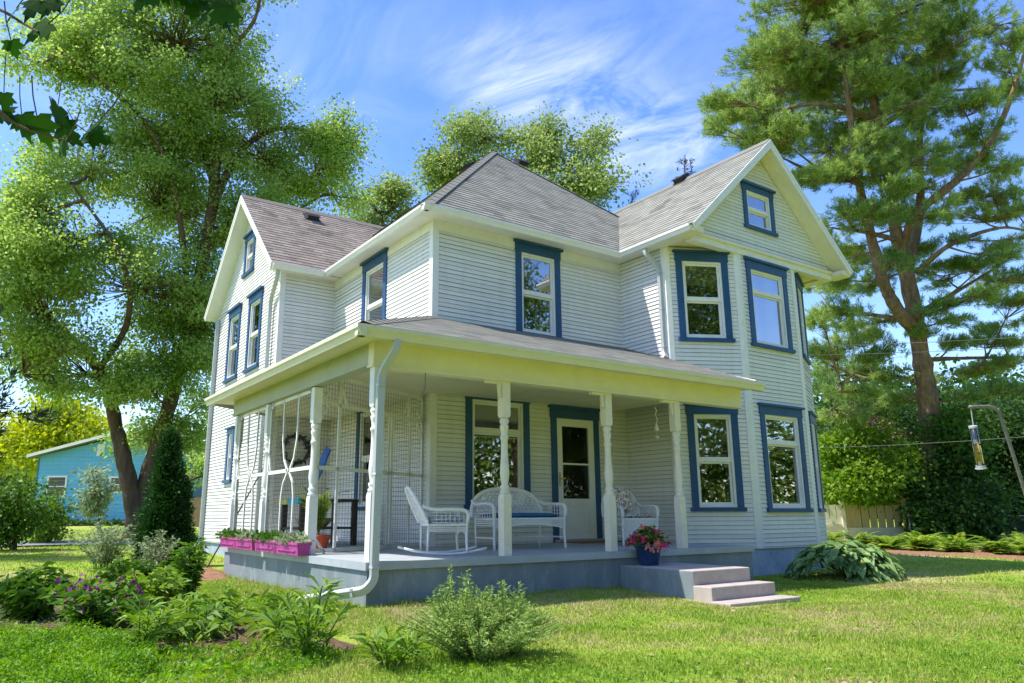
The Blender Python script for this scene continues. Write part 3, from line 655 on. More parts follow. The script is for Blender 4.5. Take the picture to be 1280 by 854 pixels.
# cellar-side trim: small frame on the wall low beside the window inside the porch
# ---- porch screens
def screen(fr, u0, u1, z0, z1, style, wire=True):
    c = MB(); w = .05
    def ln(a_, b_, t=w): c.bar(fr(*a_), fr(*b_), t, .025, fr.N if abs(np.dot(fr(*b_)-fr(*a_), fr.N)) < 1e-6 else ZZ)
    def seg(u, v, u2, v2, t=w): c.bar(fr(u, v), fr(u2, v2), .022, t, np.cross(fr.N, unit(fr(u2, v2)-fr(u, v))))
    seg(u0, z0, u0, z1); seg(u1, z0, u1, z1); seg(u0, z1-w/2, u1, z1-w/2); seg(u0, z0+w/2, u1, z0+w/2)
    m = 1.68
    if style == 'lyre':
        seg(u0, m, u1, m); W = u1-u0; a_, b_ = u0+W*.36, u0+W*.64
        for (x0, x1, x2) in ((a_, a_-W*.02, (a_+b_)/2-.02), (b_, b_+W*.02, (a_+b_)/2+.02)):
            P = [(x0+.0, z0), (x0, m-.35), (x0+(x2-x0)*.25, m-.17), (x0+(x2-x0)*.75, m-.06), (x2, m)]
            for p_, q_ in zip(P, P[1:]): seg(*p_, *q_, .03)
            s_ = 1 if x0 == b_ else -1
            P = [(x2+s_*.02, m), (x2+s_*W*.10, m+.16), (x1, m+.42), (x1+s_*.02, z1)]
            for p_, q_ in zip(P, P[1:]): seg(*p_, *q_, .03)
        seg(u0, m+.95, u0+.16, z1, .03); seg(u1, m+.95, u1-.16, z1, .03)
        seg(u0, m+.30, u0+.12, m, .03)
    else:
        t = 2.55; seg(u0, t, u1, t); seg(u0, m, u1, m)
        for k in style:
            seg(k, z0, k, t); 
        for k in (u0+.42, u1-.42): seg(k, t, k, z1); seg(k, z1-.10, k+(.16 if k < (u0+u1)/2 else -.16), t+.02, .03)
        seg(u0, t-.28, u0+.20, t, .03); seg(u1, t-.28, u1-.20, t, .03); seg(u0, z0+.20, u0+.22, z0, .03)
        seg(u0+.02, t+.02, u0+.2, t+.16, .03); seg(u1-.02, t+.02, u1-.2, t+.16, .03)
    o = c.build('screen_frame', M['trim'], house)
    if wire:
        g = MB(); r = .0013
        u = u0+.05
        while u < u1: g.bar(fr(u, z0), fr(u, z1), r*2, r*2, fr.N); u += .064
        z = z0+.05
        while z < z1: g.bar(fr(u0, z), fr(u1, z), r*2, r*2, fr.N); z += .064
        g.build('wire_mesh', M['wire'], o)
frl = Frame((.12, 0, 0), (0, -1, 0), ZZ, (-1, 0, 0))
screen(frl, -5.39, -3.91, ZD+.01, 2.73, 'lyre'); screen(frl, -3.77, -2.0, ZD+.01, 2.73, 'lyre')
pa, pb = np.array([.19, 1.99]), np.array([2.44, 3.22]); fr, ln = wall_frame(pa, pb)
screen(fr, 0., ln, ZD+.01, 2.96, (.42, 1.62, 1.70, 2.2))
c = MB(); c.tube([(.72, .07, 2.69), (.72, .07, 2.52), (.70, .07, 2.46), (.73, .07, 2.43), (.75, .07, 2.47)], .006, 5); c.build('plant_hook', M['iron'], house)

# ==================================================================== FURNITURE AND THINGS ON THE PORCH
def cushion(mb, x0, x1, y0, y1, z0, z1, n=8, rot=None):
    """pillow: domed box"""
    V = []; k = n+1
    for side in (1, -1):
        for i in range(k):
            for j in range(k):
                a, b = i/n*2-1, j/n*2-1; e = (max(0, 1-abs(a)**5))**.4*(max(0, 1-abs(b)**5))**.4
                V.append((x0+(x1-x0)*i/n, y0+(y1-y0)*j/n, (z0+z1)/2+side*(z1-z0)/2*e))
    if rot: V = [rot(*p) for p in V]
    fs = []
    for s_ in (0, 1):
        for i in range(n):
            for j in range(n):
                q = [s_*k*k+i*k+j, s_*k*k+(i+1)*k+j, s_*k*k+(i+1)*k+j+1, s_*k*k+i*k+j+1]; fs.append(tuple(q if s_ == 0 else q[::-1]))
    mb.add(V, fs)
def arc(pts, n=6):
    """smooth curve through points"""
    P = [np.array(p, float) for p in pts]; P = [2*P[0]-P[1]]+P+[2*P[-1]-P[-2]]; out = []
    for i in range(1, len(P)-2):
        for k in range(n):
            t = k/n; a, b, c, d = P[i-1:i+3]
            out.append(.5*((2*b)+(-a+c)*t+(2*a-5*b+4*c-d)*t*t+(-a+3*b-3*c+d)*t**3))
    out.append(P[-2]); return out
def wicker(name, label, cat, hw, hd, sh, bh, tilt, loc, rz, rocker=False, apron=.13, cush='cush_blue', arm=.23, back_cush=False, settee=False, size=1.):
    o = thing(name, label, cat); W = M['wicker']; lift = .045 if rocker else 0.
    ytop = lambda z: hd+tilt*(z-sh)
    top = lambda x: sh+bh*(max(0, 1-abs(x/(hw+.02))**2.6))**(1/2.6)
    za = sh+arm
    for s in (-1, 1):
        c = MB(); c.tube(arc([(s*hw, -hd-.01, lift), (s*(hw-.005), -hd, sh*.6), (s*hw, -hd-.01, sh+.05)]), [.019]*12+[.022], 8); c.build('leg', W, o, True)
        c = MB(); c.tube([(s*(hw-.05), hd+.01, lift), (s*(hw-.03), hd, sh)], .017, 8); c.build('leg', W, o, True)
        c = MB(); c.tube(arc([(s*hw, -hd-.01, sh+.03), (s*(hw+.01), -hd-.02, za-.06), (s*(hw+.01), -hd+.05, za), (s*(hw+.015), 0, za+.01), (s*(hw+.01), hd*.75, za+.01), (s*(hw-.0), ytop(za)+.0, za+.06)], 5), .027, 8); 
        for k in range(7):
            y = -hd+.04+(1.7*hd)*k/7; c.tube([(s*hw, y, sh), (s*hw, y, za)], .006, 4)
        for k in range(4): z = sh+.03+k*(arm-.06)/3; c.tube([(s*hw, -hd, z), (s*hw, hd*.9, z)], .006, 4)
        c.build('armrest', W, o, True)
    c = MB(); P = [(-hw, -hd, sh), (hw, -hd, sh), (hw-.03, hd, sh), (-hw+.03, hd, sh), (-hw, -hd, sh)]; c.tube(P, .02, 6)
    c.box(-hw+.02, hw-.02, -hd+.02, hd-.0, sh-.012, sh+.008); c.build('seat', W, o)
    c = MB(); th = np.linspace(0, math.pi, 25); P = []
    for t in th:
        x = (hw+.02)*math.cos(t); x = math.copysign((hw+.02)*abs(math.cos(t))**.75, math.cos(t)); z = max(top(x), sh+.03); P.append((x, ytop(z)+.01, z))
    c.tube(P, .031 if settee else .026, 8)
    xs = np.linspace(-hw+.01, hw-.01, max(15, int(hw*2/.026)))
    for x in xs:
        z1 = top(x); c.tube([(x, ytop(sh), sh), (x, ytop((sh+z1)/2)+.02*0, (sh+z1)/2), (x, ytop(z1), z1)], .0062, 4)
    z = sh+.03; k = 0
    while z < sh+bh-.02:
        xm = (hw+.02)*(max(0, 1-((z-sh)/bh)**2.6))**(1/2.6)
        c.tube([(-xm, ytop(z), z), (xm, ytop(z), z)], .0075, 4); z += .028 if (k % 6) else .034; k += 1
    # herringbone diagonals
    for x in np.arange(-hw, hw, .075):
        for s in (-1, 1):
            p = [(x+s*t, sh+.02+abs(t)*1.6) for t in np.linspace(0, .28, 6)]
            p = [(a, b) for a, b in p if abs(a) < hw and b < top(a)]
            if len(p) > 1: c.tube([(a, ytop(b)-.006, b) for a, b in p], .006, 4)
    c.build('backrest', W, o)
    c = MB(); xs = np.linspace(-hw, hw, max(14, int(hw*2/.03)))
    zb = lambda x: sh-apron*(.55+.45*abs(x/hw)**2)
    for x in xs: c.tube([(x, -hd-.005, sh), (x, -hd-.005, zb(x))], .0062, 4)
    for k in range(max(3, int(apron/.026))):
        t = (k+1)/max(3, int(apron/.026)); c.tube([(x, -hd-.006, sh+(zb(x)-sh)*t) for x in xs], .0085 if t < 1 else .014, 4)
    for s in (-1, 1):
        for k in range(4):
            z = sh-.025*(k+.5); c.tube([(s*hw, -hd, z), (s*(hw-.03), hd, z)], .0075, 4)
    if apron < .2: c.tube([(-hw, -hd, sh*.35), (hw, -hd, sh*.35)], .011, 6) if False else None
    c.build('apron', W, o)
    if not rocker:
        c = MB(); zz = sh*.38; c.tube([(-hw, 0, zz), (hw, 0, zz)], .012, 6); 
        for s in (-1, 1): c.tube([(s*hw, -hd, zz), (s*(hw-.04), hd, zz)], .012, 6)
        c.build('stretcher', W, o)
    else:
        for s in (-1, 1):
            c = MB(); ys = np.linspace(-hd-.30, hd+.34, 17); c.tube([(s*(hw-.02), y, .022+.23*(y-.0)**2) for y in ys], .019, 6, True, (1., 1.2)); c.build('rocker_rail', W, o, True)
    c = MB(); cushion(c, -hw+.05, hw-.05, -hd+.02, hd-.03, sh+.005, sh+(.085 if not rocker else .12), 10); c.build('seat_cushion', M[cush], o, True)
    if back_cush:
        c = MB(); cushion(c, -hw+.10, hw-.16, -.06, .06, 0, .1, 10, rot=lambda x, y, z: (x, hd-.10-(z-.05)*.9+(y+.06)*.35, sh+.12+(y+.06)*3.2)); c.build('back_cushion', M[cush], o, True)
    o.location = loc; o.rotation_euler = (0, 0, rz); o.scale = (size, size, size); return o
wicker('wicker_rocking_chair', 'white wicker rocking chair with blue patterned cushion beside the screened corner', 'rocking chair', .29, .27, .42, .52, .50, (1.42, .80, ZD), R(72), rocker=True, apron=.16, cush='cush_pat', arm=.2, size=.87)
wicker('wicker_loveseat', 'white wicker loveseat with flat blue seat cushion under the porch window', 'loveseat', .60, .29, .42, .44, .22, (3.13, 1.52, ZD), R(-4), cush='cush_blue', arm=.2, settee=True)
wicker('wicker_armchair', 'white wicker armchair with brown patterned cushions between two porch posts', 'armchair', .31, .27, .40, .50, .25, (5.22, 1.36, ZD), R(-14), apron=.32, cush='cush_flo', arm=.19, back_cush=True)
# doormat
c = MB(); c.box(5.0, 6.15, 2.25, 2.86, ZD+.001, ZD+.018); o = c.build('doormat', M['mat']); tag(o, 'brown coir doormat in front of the white storm door', 'doormat')
# wind chime
c = MB(); x, y = 5.13, .62
o = thing('wind_chime', 'pale wind chime with a bell hanging above the brown cushioned armchair', 'wind chime', (x, y, 2.2))
c.tube([(x, y, 2.99), (x, y, 2.68)], .003, 4); c.tube(arc([(x-.03, y, 2.68), (x+.02, y, 2.63), (x-.02, y, 2.56), (x+.03, y, 2.50), (x, y, 2.45)]), .007, 5); c.tube([(x, y, 2.45), (x, y, 2.20)], .003, 4); c.build('hanger', M['trim'], o)
c = MB(); c.lathe(x, y, [(.012, 2.42), (.02, 2.40), (.028, 2.36), (.045, 2.32)], 12); c.build('bell', M['trim'], o, True)
c = MB(); c.lathe(x, y, [(.03, 2.225), (.035, 2.215), (.03, 2.205)], 10); c.build('clapper', M['trim'], o, True)

# ------------------------------------------------------------------ plants
def foliage(name, mat, parent, c, d, Ln, Wd, nrm=None, fold=.0, droop=.15):
    return np_mesh(name, leaf_quads(np.asarray(c), np.asarray(d), Ln, Wd, nrm, fold, droop), 4, mat, parent)
def stems_leaves(loc, h, r, n, lps, t0=.15, bend=1.5, base_r=.25, lean=None):
    """curved stems from a clump; returns stem polylines and leaf sites (pos, outward dir)"""
    loc = np.array(loc, float); pl, C_, D_ = [], [], []
    for i in range(n):
        az = rng.uniform(0, 2*math.pi); rr = r*math.sqrt(rng.uniform(.02, 1)); hh = h*(1-.35*(rr/r)**2)*rng.uniform(.75, 1.05)
        out = np.array([math.cos(az), math.sin(az), 0]); b = loc+out*rr*base_r*1.
        tip = loc+out*rr+np.array([0, 0, hh])
        if lean is not None: tip = tip+np.array(lean)*hh
        ts = np.linspace(0, 1, 6); P = [b*(1-t**bend)+tip*t**bend if False else np.array([*(b+(tip-b)*t**bend)[:2], b[2]+(tip-b)[2]*(1-(1-t)**1.15)]) for t in ts]
        pl.append(P); P = np.array(P)
        tt = rng.uniform(t0, 1, lps); k = np.minimum((tt*5).astype(int), 4); f = (tt*5-k)[:, None]
        C_.append(P[k]*(1-f)+P[k+1]*f); a2 = rng.uniform(0, 2*math.pi, lps)
        D_.append(np.stack([np.cos(a2), np.sin(a2), np.zeros(lps)], 1)+out*.35)
    return pl, np.concatenate(C_), np.concatenate(D_)
def clump(name, label, cat, loc, h, r, n, lps, Ln, Wd, mat, up=.35, group=None, t0=.15, droop=.25, bend=1.5, flowers=None, stem='stem', sr=.004, parent=None):
    o = parent or thing(name, label, cat, loc, group)
    pl, C_, D_ = stems_leaves(loc, h, r, n, lps, t0, bend)
    s = MB()
    for P in pl: s.tube(P, [sr*1.3]*3+[sr]*3, 4, False)
    s.build('stem', M[stem], o)
    D_ = D_+np.array([0, 0, 1.])*rng.normal(up, .35, (len(D_), 1))
    sz = rng.uniform(.6, 1.15, len(C_))
    foliage('foliage', M[mat], o, C_, D_, Ln*sz, Wd*sz, droop=droop)
    if flowers:
        fm, m_, cnt, fs = flowers
        idx = sorted(range(len(pl)), key=lambda i_: -pl[i_][-1][2])[:cnt]; C_ = []
        for i in idx: C_.append(np.array(pl[i][-1])+rng.normal(size=(m_, 3))*np.array([.028, .028, .05])*fs)
        C_ = np.concatenate(C_); foliage('blossoms', M[fm], o, C_, rng.normal(size=C_.shape), .045*fs, .04*fs)
    return o
# potted plants on the porch and the step
def pot_shape(mb, x, y, z, rb, rt, h): mb.lathe(x, y, [(rb, z), (rb*1.08, z+.02), (rt*.93, z+h*.82), (rt*1.02, z+h*.84), (rt*1.03, z+h*.98), (rt*.95, z+h), (rt*.9, z+h*.9), (rt*.3, z+h*.88)], 28)
o = thing('flower_pot', 'blue glazed pot of pink and coral flowers on the top step', 'flower pot', (4.02, -.16, .4))
c = MB(); pot_shape(c, 4.02, -.16, .401, .12, .185, .28); c.build('pot', M['pot_blue'], o, True)
pl, C_, D_ = stems_leaves((4.02, -.16, .64), .26, .27, 70, 12, .2, 1.2)
C_[:, 2] -= .9*np.maximum(0, np.hypot(C_[:, 0]-4.02, C_[:, 1]+.16)-.12)
foliage('foliage', M['shrub_m'], o, C_, D_+np.array([0, 0, .3]), .07, .04)
for fm, k in (('pink_f', 17), ('coral_f', 22)):
    C_, D_ = [], []
    for i in range(k):
        a = rng.uniform(0, 2*math.pi); rr = .29*math.sqrt(rng.uniform(.05, 1)); p = np.array([4.02+rr*math.cos(a), -.16+rr*math.sin(a), .90-.95*rr+rng.uniform(-.03, .05)])
        if fm == 'pink_f': p = p+np.array([0, 0, .02])
        C_.append(p+rng.normal(size=(16, 3))*.015); D_.append(rng.normal(size=(16, 3))+np.array([0, -.3, .5]))
    foliage('blossoms', M[fm], o, np.concatenate(C_), np.concatenate(D_), .04, .036)
def fern_fronds(loc, n, Ln, rise, pinna, lo=.55):
    loc = np.array(loc, float); C_, D_, S_, pls = [], [], [], []
    for i in range(n):
        az = rng.uniform(0, 2*math.pi); L_ = Ln*rng.uniform(.7, 1.05); out = np.array([math.cos(az), math.sin(az), 0]); e = rng.uniform(lo, 1.)
        sd = np.array([-out[1], out[0], 0]); k = 26
        t = np.linspace(0, 1, k); hx = L_*(.25*t+.55*t**2)*(1.1-rise*.35); hz = L_*rise*e*(1.35*t-.62*t**2.4)
        P = loc+out*hx[:, None]+np.array([0, 0, 1])*hz[:, None]; pls.append(P)
        w = pinna*np.sin(np.pi*np.clip(t, 0, 1)**.75)*.95+.006
        tg = unit(np.gradient(P, axis=0))
        for s in (-1, 1):
            m = slice(3, k); C_.append(P[m]); D_.append(sd*s+tg[m]*.45+np.array([0, 0, -.1])); S_.append(w[m])
    return pls, np.concatenate(C_), np.concatenate(D_), np.concatenate(S_)
def fern(name, label, loc, n, Ln, rise, pinna, group=None, parent=None, mat='fern', lo=.55):
    o = parent or thing(name, label, 'fern', loc, group)
    pls, C_, D_, S_ = fern_fronds(loc, n, Ln, rise, pinna, lo)
    s = MB()
    for P in pls: s.tube(P[::5], .004, 4, False)
    s.build('stalk', M['stem'], o)
    Nn = unit(np.array([0, 0, 1.])+rng.normal(size=(len(C_), 3))*.25)
    foliage('fronds', M[mat], o, C_, D_, S_, np.maximum(S_*.30, .012), nrm=Nn, droop=.1); return o
o = thing('potted_fern', 'red pot with an upright green fern behind the screen partition', 'potted plant', (.50, 2.62, ZD))
c = MB(); pot_shape(c, .50, 2.62, ZD+.001, .115, .165, .22); c.build('pot', M['terracotta'], o, True)
fern(None, None, (.50, 2.62, ZD+.2), 30, .80, 1.15, .10, parent=o, lo=.8)
# magenta window boxes
info = ['magenta window box at the far end of the screened porch edge', 'magenta window box second from the far end of the porch edge', 'magenta window box third from the far end, full of leafy rosettes', 'magenta window box nearest the porch corner post']
for i, (y1, y0) in enumerate(((5.22, 4.40), (4.38, 3.54), (3.42, 2.56), (2.54, 1.70))):
    o = thing('window_box', info[i], 'window box', (-.04, (y0+y1)/2, ZD), 'magenta window boxes along the porch edge')
    c = MB(); x0, x1 = -.125, .045; b = .012; z0, z1 = ZD+.001, ZD+.155
    P = lambda k, z: [(x0-k, y0-k, z), (x1+k, y0-k, z), (x1+k, y1+k, z), (x0-k, y1+k, z)]
    V = P(-.012, z0)+P(0, z1-.03)+P(.010, z1-.028)+P(.010, z1)+P(-.006, z1)+P(-.016, z1-.03)
    fs = [(0, 1, 2, 3)[::-1]]+[(4*k+j, 4*k+(j+1) % 4, 4*k+4+(j+1) % 4, 4*k+4+j) for k in range(5) for j in range(4)]
    c.add(V, fs); c.box(x0-.004, x0+.01, y0+.1, y1-.1, z0+.045, z0+.06); c.build('planter', M['pink'], o)
    c = MB(); c.poly([(x0+.01, y0+.01, z1-.03), (x1-.01, y0+.01, z1-.03), (x1-.01, y1-.01, z1-.03), (x0+.01, y1-.01, z1-.03)]); c.build('soil', M['soil'], o)
    C_, D_ = [], []
    for k in range(5):
        p = np.array([rng.uniform(-.07, 0), y0+.1+(y1-y0-.2)*k/4+rng.normal()*.03, z1-.02]); m = 60 if (i*5+k) % 3 else 24; s = .12 if (i*5+k) % 3 else .07
        dd = unit(rng.normal(size=(m, 3))+np.array([0, 0, .8])); dd[:, 2] = np.abs(dd[:, 2]); C_.append(p+dd*rng.uniform(.15, 1, (m, 1))*s); D_.append(dd)
    C_, D_ = np.concatenate(C_), np.concatenate(D_); foliage('foliage', M['silver'] if i % 2 else M['shrub_m'], o, C_, D_, .075, .05)
# bench with boards and a basket on the screened porch
o = thing('potting_bench', 'dark wooden potting bench with yellow and teal boards on the screened porch', 'bench', (1.35, 5.0, ZD))
c = MB(); c.box(.85, 1.85, 4.3, 5.25, ZD+.70, ZD+.74); c.build('bench_top', M['wood_d'], o)
for x in (.9, 1.8):
    for y in (4.35, 5.2):
        c = MB(); c.box(x-.04, x+.04, y-.04, y+.04, ZD+.001, ZD+.70); c.build('leg', M['wood_d'], o)
c = MB(); c.box(.86, 1.84, 4.32, 5.22, ZD+.26, ZD+.29); c.build('lower_shelf', M['wood_d'], o)
c = MB(); c.box(.80, .845, 4.82, 5.3, ZD+.66, ZD+.75); c.build('yellow_board', M['wood_y'], o)
c = MB(); c.box(.80, .845, 4.28, 4.80, ZD+.66, ZD+.76); c.build('teal_board', M['wood_t'], o)
c = MB(); c.cur = 0; c.lathe(1.25, 4.75, [(.20, ZD+.292), (.27, ZD+.36), (.31, ZD+.44), (.26, ZD+.42), (.05, ZD+.47)], 20)
o = c.build('straw_basket', M['straw'], None, True); tag(o, 'round straw basket on the lower shelf of the dark bench', 'basket')
c = MB(); c.bar((1.0, 4.42, ZD+.745), (1.2, 4.12, ZD+1.55), .20, .025, (1, 0, 0)); o = c.build('blue_board', M['wood_b']); tag(o, 'bright blue board leaning on the potting bench', 'board')
# twig wreath on the wall of the wing behind the screens
o = thing('twig_wreath', 'dark twig wreath hanging on the wall above the potting bench', 'wreath', (1.75, 7.2, 2.35))
c = MB()
for k in range(4):
    P = [(1.75+(.27+.03*math.sin(3*t+k))*math.cos(t), 7.2-.02*k, 2.35+(.27+.03*math.cos(2*t+k))*math.sin(t)) for t in np.linspace(0, 2*math.pi, 24)]; c.tube(P, .012, 5, False)
c.build('twig_ring', M['wood_d'], o)
a = rng.uniform(0, 2*math.pi, 120); foliage('leaves', M['spruce'], o, np.stack([1.75+.27*np.cos(a), 7.17+0*a, 2.35+.27*np.sin(a)], 1), rng.normal(size=(120, 3))+np.array([0, -.5, 0]), .11, .05)
# leaning pole by the wing
c = MB(); c.tube([(-.02, 6.3, .2), (1.19, 7.45, 1.95)], .014, 6); o = c.build('garden_pole', M['wood_d']); tag(o, 'thin dark pole leaning against the wing over the bark mulch', 'pole')

# ==================================================================== GROUND
def grid_axis(lo, hi, mid0, mid1, fine, ratio=1.25):
    xs = list(np.arange(mid0, mid1+1e-6, fine)); s = fine
    while xs[-1] < hi: s *= ratio; xs.append(xs[-1]+s)
    s = fine; f = []
    x = mid0
    while x > lo: s *= ratio; x -= s; f.append(x)
    return np.array(f[::-1]+xs)
gx, gy = grid_axis(-300, 300, -8, 20, .4), grid_axis(-300, 300, -9, 22, .4)
X_, Y_ = np.meshgrid(gx, gy); 
def gz(x, y): return ground_z(x, y)+.012*np.sin(x*1.3+1)*np.sin(y*1.1)+.008*np.sin(x*3.1)*np.cos(y*2.7)
Z_ = gz(X_, Y_); nx, ny = len(gx), len(gy)
me = bpy.data.meshes.new('lawn'); idx = np.arange(nx*ny).reshape(ny, nx)
quads = np.stack([idx[:-1, :-1], idx[:-1, 1:], idx[1:, 1:], idx[1:, :-1]], -1).reshape(-1, 4)
me.from_pydata(np.stack([X_, Y_, Z_], -1).reshape(-1, 3).tolist(), [], quads.tolist()); me.materials.append(ground_mat())
me.polygons.foreach_set('use_smooth', [True]*len(quads)); me.update()
o = link('lawn', me); tag(o, 'sunny mown lawn with dry tan patches', None, None, 'structure')
BEDS = []
def bed(name, label, mat, cx, cy, rx, ry, ang=0., zo=.02, lump=.03, wob=.22):
    n, k = 48, 10; V = []; a0 = rng.uniform(0, 6)
    for j in range(k+1):
        for i in range(n):
            a = 2*math.pi*i/n; w = 1+wob*(math.sin(2*a+a0)*.5+math.sin(5*a+2*a0)*.35+math.sin(9*a+a0)*.25); q = (j/k)
            x, y = rx*w*q*math.cos(a), ry*w*q*math.sin(a); X, Y = cx+x*math.cos(ang)-y*math.sin(ang), cy+x*math.sin(ang)+y*math.cos(ang)
            V.append((X, Y, float(gz(X, Y))+zo*(1-q**4)*1.4-.004+lump*max(0, rng.normal())*(1-q)))
    c = MB(); c.add(V, [(j*n+i, j*n+(i+1) % n, (j+1)*n+(i+1) % n, (j+1)*n+i) for j in range(k) for i in range(n)])
    o = c.build(name, M[mat], None, True); tag(o, label, None, None, 'structure'); BEDS.append((cx, cy, rx*.95, ry*.95, ang))
bed('soil_bed', 'bare brown soil of the front garden bed', 'soil', -1.75, -1.0, .75, 1.5, .35)
bed('soil_bed', 'dark soil round the flowering perennials', 'soil', -2.2, .6, .9, .95, .1)
bed('mulch_bed', 'orange bark mulch heaped beside the wing foundation', 'mulch', -.50, 5.75, .75, 1.1, .1, .05, .05)
bed('mulch_strip', 'brown mulch along the fern border', 'mulch', 16.5, 1.4, 1.35, 4.6, .28, .03, .03, .25)
# driveway
c = MB(); pts = []
for i, (x, y) in enumerate(((-16, 19.6), (-7, 17.9), (-1, 16.9), (7, 16.2))):
    pts.append(((x, y), (x+.3, y+2.6)))
for (p, q), (p2, q2) in zip(pts, pts[1:]): c.poly([(*a, float(ground_z(*a))+.05) for a in (p, p2, q2, q)])
o = c.build('driveway', M['asphalt']); tag(o, 'pale grey driveway crossing behind the side garden', None, None, 'structure')

# grass blades
def in_house(x, y):
    m = (x > -.04) & (x < 6.6) & (y > -.03) & (y < 8); m |= (x > 1.2) & (x < 11.3) & (y > 1.0) & (y < 13); m |= (x > 6.3) & (x < 11.3) & (y > YB-.02+.0*x)
    m |= (x > 3.53) & (x < 4.92) & (y > -1.94) & (y < 0.1); return m
def grass(name, label, n, d0, d1, h0, h1, wd, pw):
    u = rng.uniform(0, 1, n); d = (d0**pw+(d1**pw-d0**pw)*u)**(1/pw); lat = rng.uniform(-.80, .80, n)*d
    P = CAM[:2]+HF[:2]*d[:, None]+HR[:2]*lat[:, None]; x, y = P[:, 0], P[:, 1]
    keep = ~in_house(x, y)
    for cx, cy, rx, ry, a in BEDS:
        dx, dy = x-cx, y-cy; X = dx*math.cos(a)+dy*math.sin(a); Y = -dx*math.sin(a)+dy*math.cos(a); keep &= ((X/rx)**2+(Y/ry)**2 > 1) | (rng.uniform(0, 1, n) < .06)
    x, y, d = x[keep], y[keep], d[keep]; n = len(x); z = gz(x, y)
    patch = np.sin(x*2.1+np.sin(y*1.7)*1.3)*np.sin(y*2.3+np.sin(x*1.1))*.5+.5
    h = rng.uniform(h0, h1, n)*(.55+.6*patch); az = rng.uniform(0, 2*math.pi, n); ln = rng.uniform(.1, .9, n)*h
    w = wd*(d/d0)**.8*rng.uniform(.7, 1.3, n)
    b = np.stack([x, y, z-.005], 1); s = np.stack([-np.sin(az), np.cos(az), 0*az], 1)*w[:, None]/2
    a2 = az+rng.normal(0, .8, n)
    tip = b+np.stack([np.cos(a2)*ln, np.sin(a2)*ln, h], 1)
    o = np_mesh(name, np.stack([b-s, b+s, tip], 1), 3, GRASS); tag(o, label, 'grass', None, 'stuff')
GRASS = grass_mat()
grass('grass', 'short bright green lawn grass near the porch', 330000, 3.6, 12, .02, .046, .0075, 1.1)
grass('grass', 'short lawn grass further off beside the house', 110000, 12, 34, .03, .06, .02, 1.0)

n = 26000; d = rng.uniform(3.6**.8, 16**.8, n)**(1/.8); lat = rng.uniform(-.8, .8, n)*d; P = CAM[:2]+HF[:2]*d[:, None]+HR[:2]*lat[:, None]; x, y = P[:, 0], P[:, 1]
keep = ~in_house(x, y) & (np.sin(x*1.9+2*np.sin(y*1.3))+np.sin(y*2.6+1.5*np.sin(x*.9))+.5*np.sin(x*7)*np.sin(y*6) > .35); x, y = x[keep], y[keep]; n = len(x)
o = np_mesh('lawn_weeds', leaf_quads(np.stack([x, y, gz(x, y)+.028+rng.uniform(0, .02, n)], 1), rng.normal(size=(n, 3))*np.array([1, 1, .35]), rng.uniform(.018, .045, n), rng.uniform(.014, .03, n), nrm=unit(rng.normal(size=(n, 3))*.35+ZZ)), 4, M['shrub_l']); tag(o, 'patches of clover and broad leaved weeds in the lawn', 'weeds', None, 'stuff')
n = 190; d = rng.uniform(3.8**.8, 15**.8, n)**(1/.8); lat = rng.uniform(-.78, .78, n)*d; P = CAM[:2]+HF[:2]*d[:, None]+HR[:2]*lat[:, None]; x, y = P[:, 0], P[:, 1]; keep = ~in_house(x, y); x, y = x[keep], y[keep]; n = len(x)
o = np_mesh('fallen_leaves', leaf_quads(np.stack([x, y, gz(x, y)+.035+rng.uniform(0, .01, n)], 1), rng.normal(size=(n, 3))*np.array([1, 1, .2]), rng.uniform(.03, .06, n), rng.uniform(.02, .035, n), nrm=unit(rng.normal(size=(n, 3))*.3+ZZ)), 4, M['cedar']); tag(o, 'scattered dry fallen leaves on the lawn', 'leaves', None, 'stuff')
# longer unmown grass along the foundation, the steps and the bay
ed = []
for (x0, y0), (x1, y1), k in (((-.05, 5.4), (-.05, 0), 2600), ((0, -.05), (3.62, -.05), 1900), ((3.60, -.1), (3.60, -1.4), 500), ((4.9, -.05), (6.5, -.05), 700), ((6.5, 1.6), (8.1, 1.0), 500), ((8.1, 1.05), (9.9, 1.05), 600), ((3.55, -1.86), (4.9, -1.86), 260)):
    t_ = rng.uniform(0, 1, (k, 1)); ed.append(np.array([x0, y0])+(np.array([x1-x0, y1-y0]))*t_+rng.normal(size=(k, 2))*.045)
ed = np.concatenate(ed); ed = ed[~in_house(ed[:, 0], ed[:, 1])]; n = len(ed); h = rng.uniform(.03, .12, n)*(.5+.5*np.sin(ed[:, 0]*5+ed[:, 1]*7)**2); az = rng.uniform(0, 6.28, n)
b_ = np.stack([ed[:, 0], ed[:, 1], gz(ed[:, 0], ed[:, 1])-.005], 1); s_ = np.stack([-np.sin(az), np.cos(az), 0*az], 1)*.004
o = np_mesh('grass', np.stack([b_-s_, b_+s_, b_+np.stack([np.cos(az+1)*h*.5, np.sin(az+1)*h*.5, h], 1)], 1), 3, GRASS); tag(o, 'longer unmown grass along the foundation and steps', 'grass', None, 'stuff')
# ==================================================================== GARDEN PLANTS
def gl(x, y): return (x, y, float(gz(x, y))-.01)
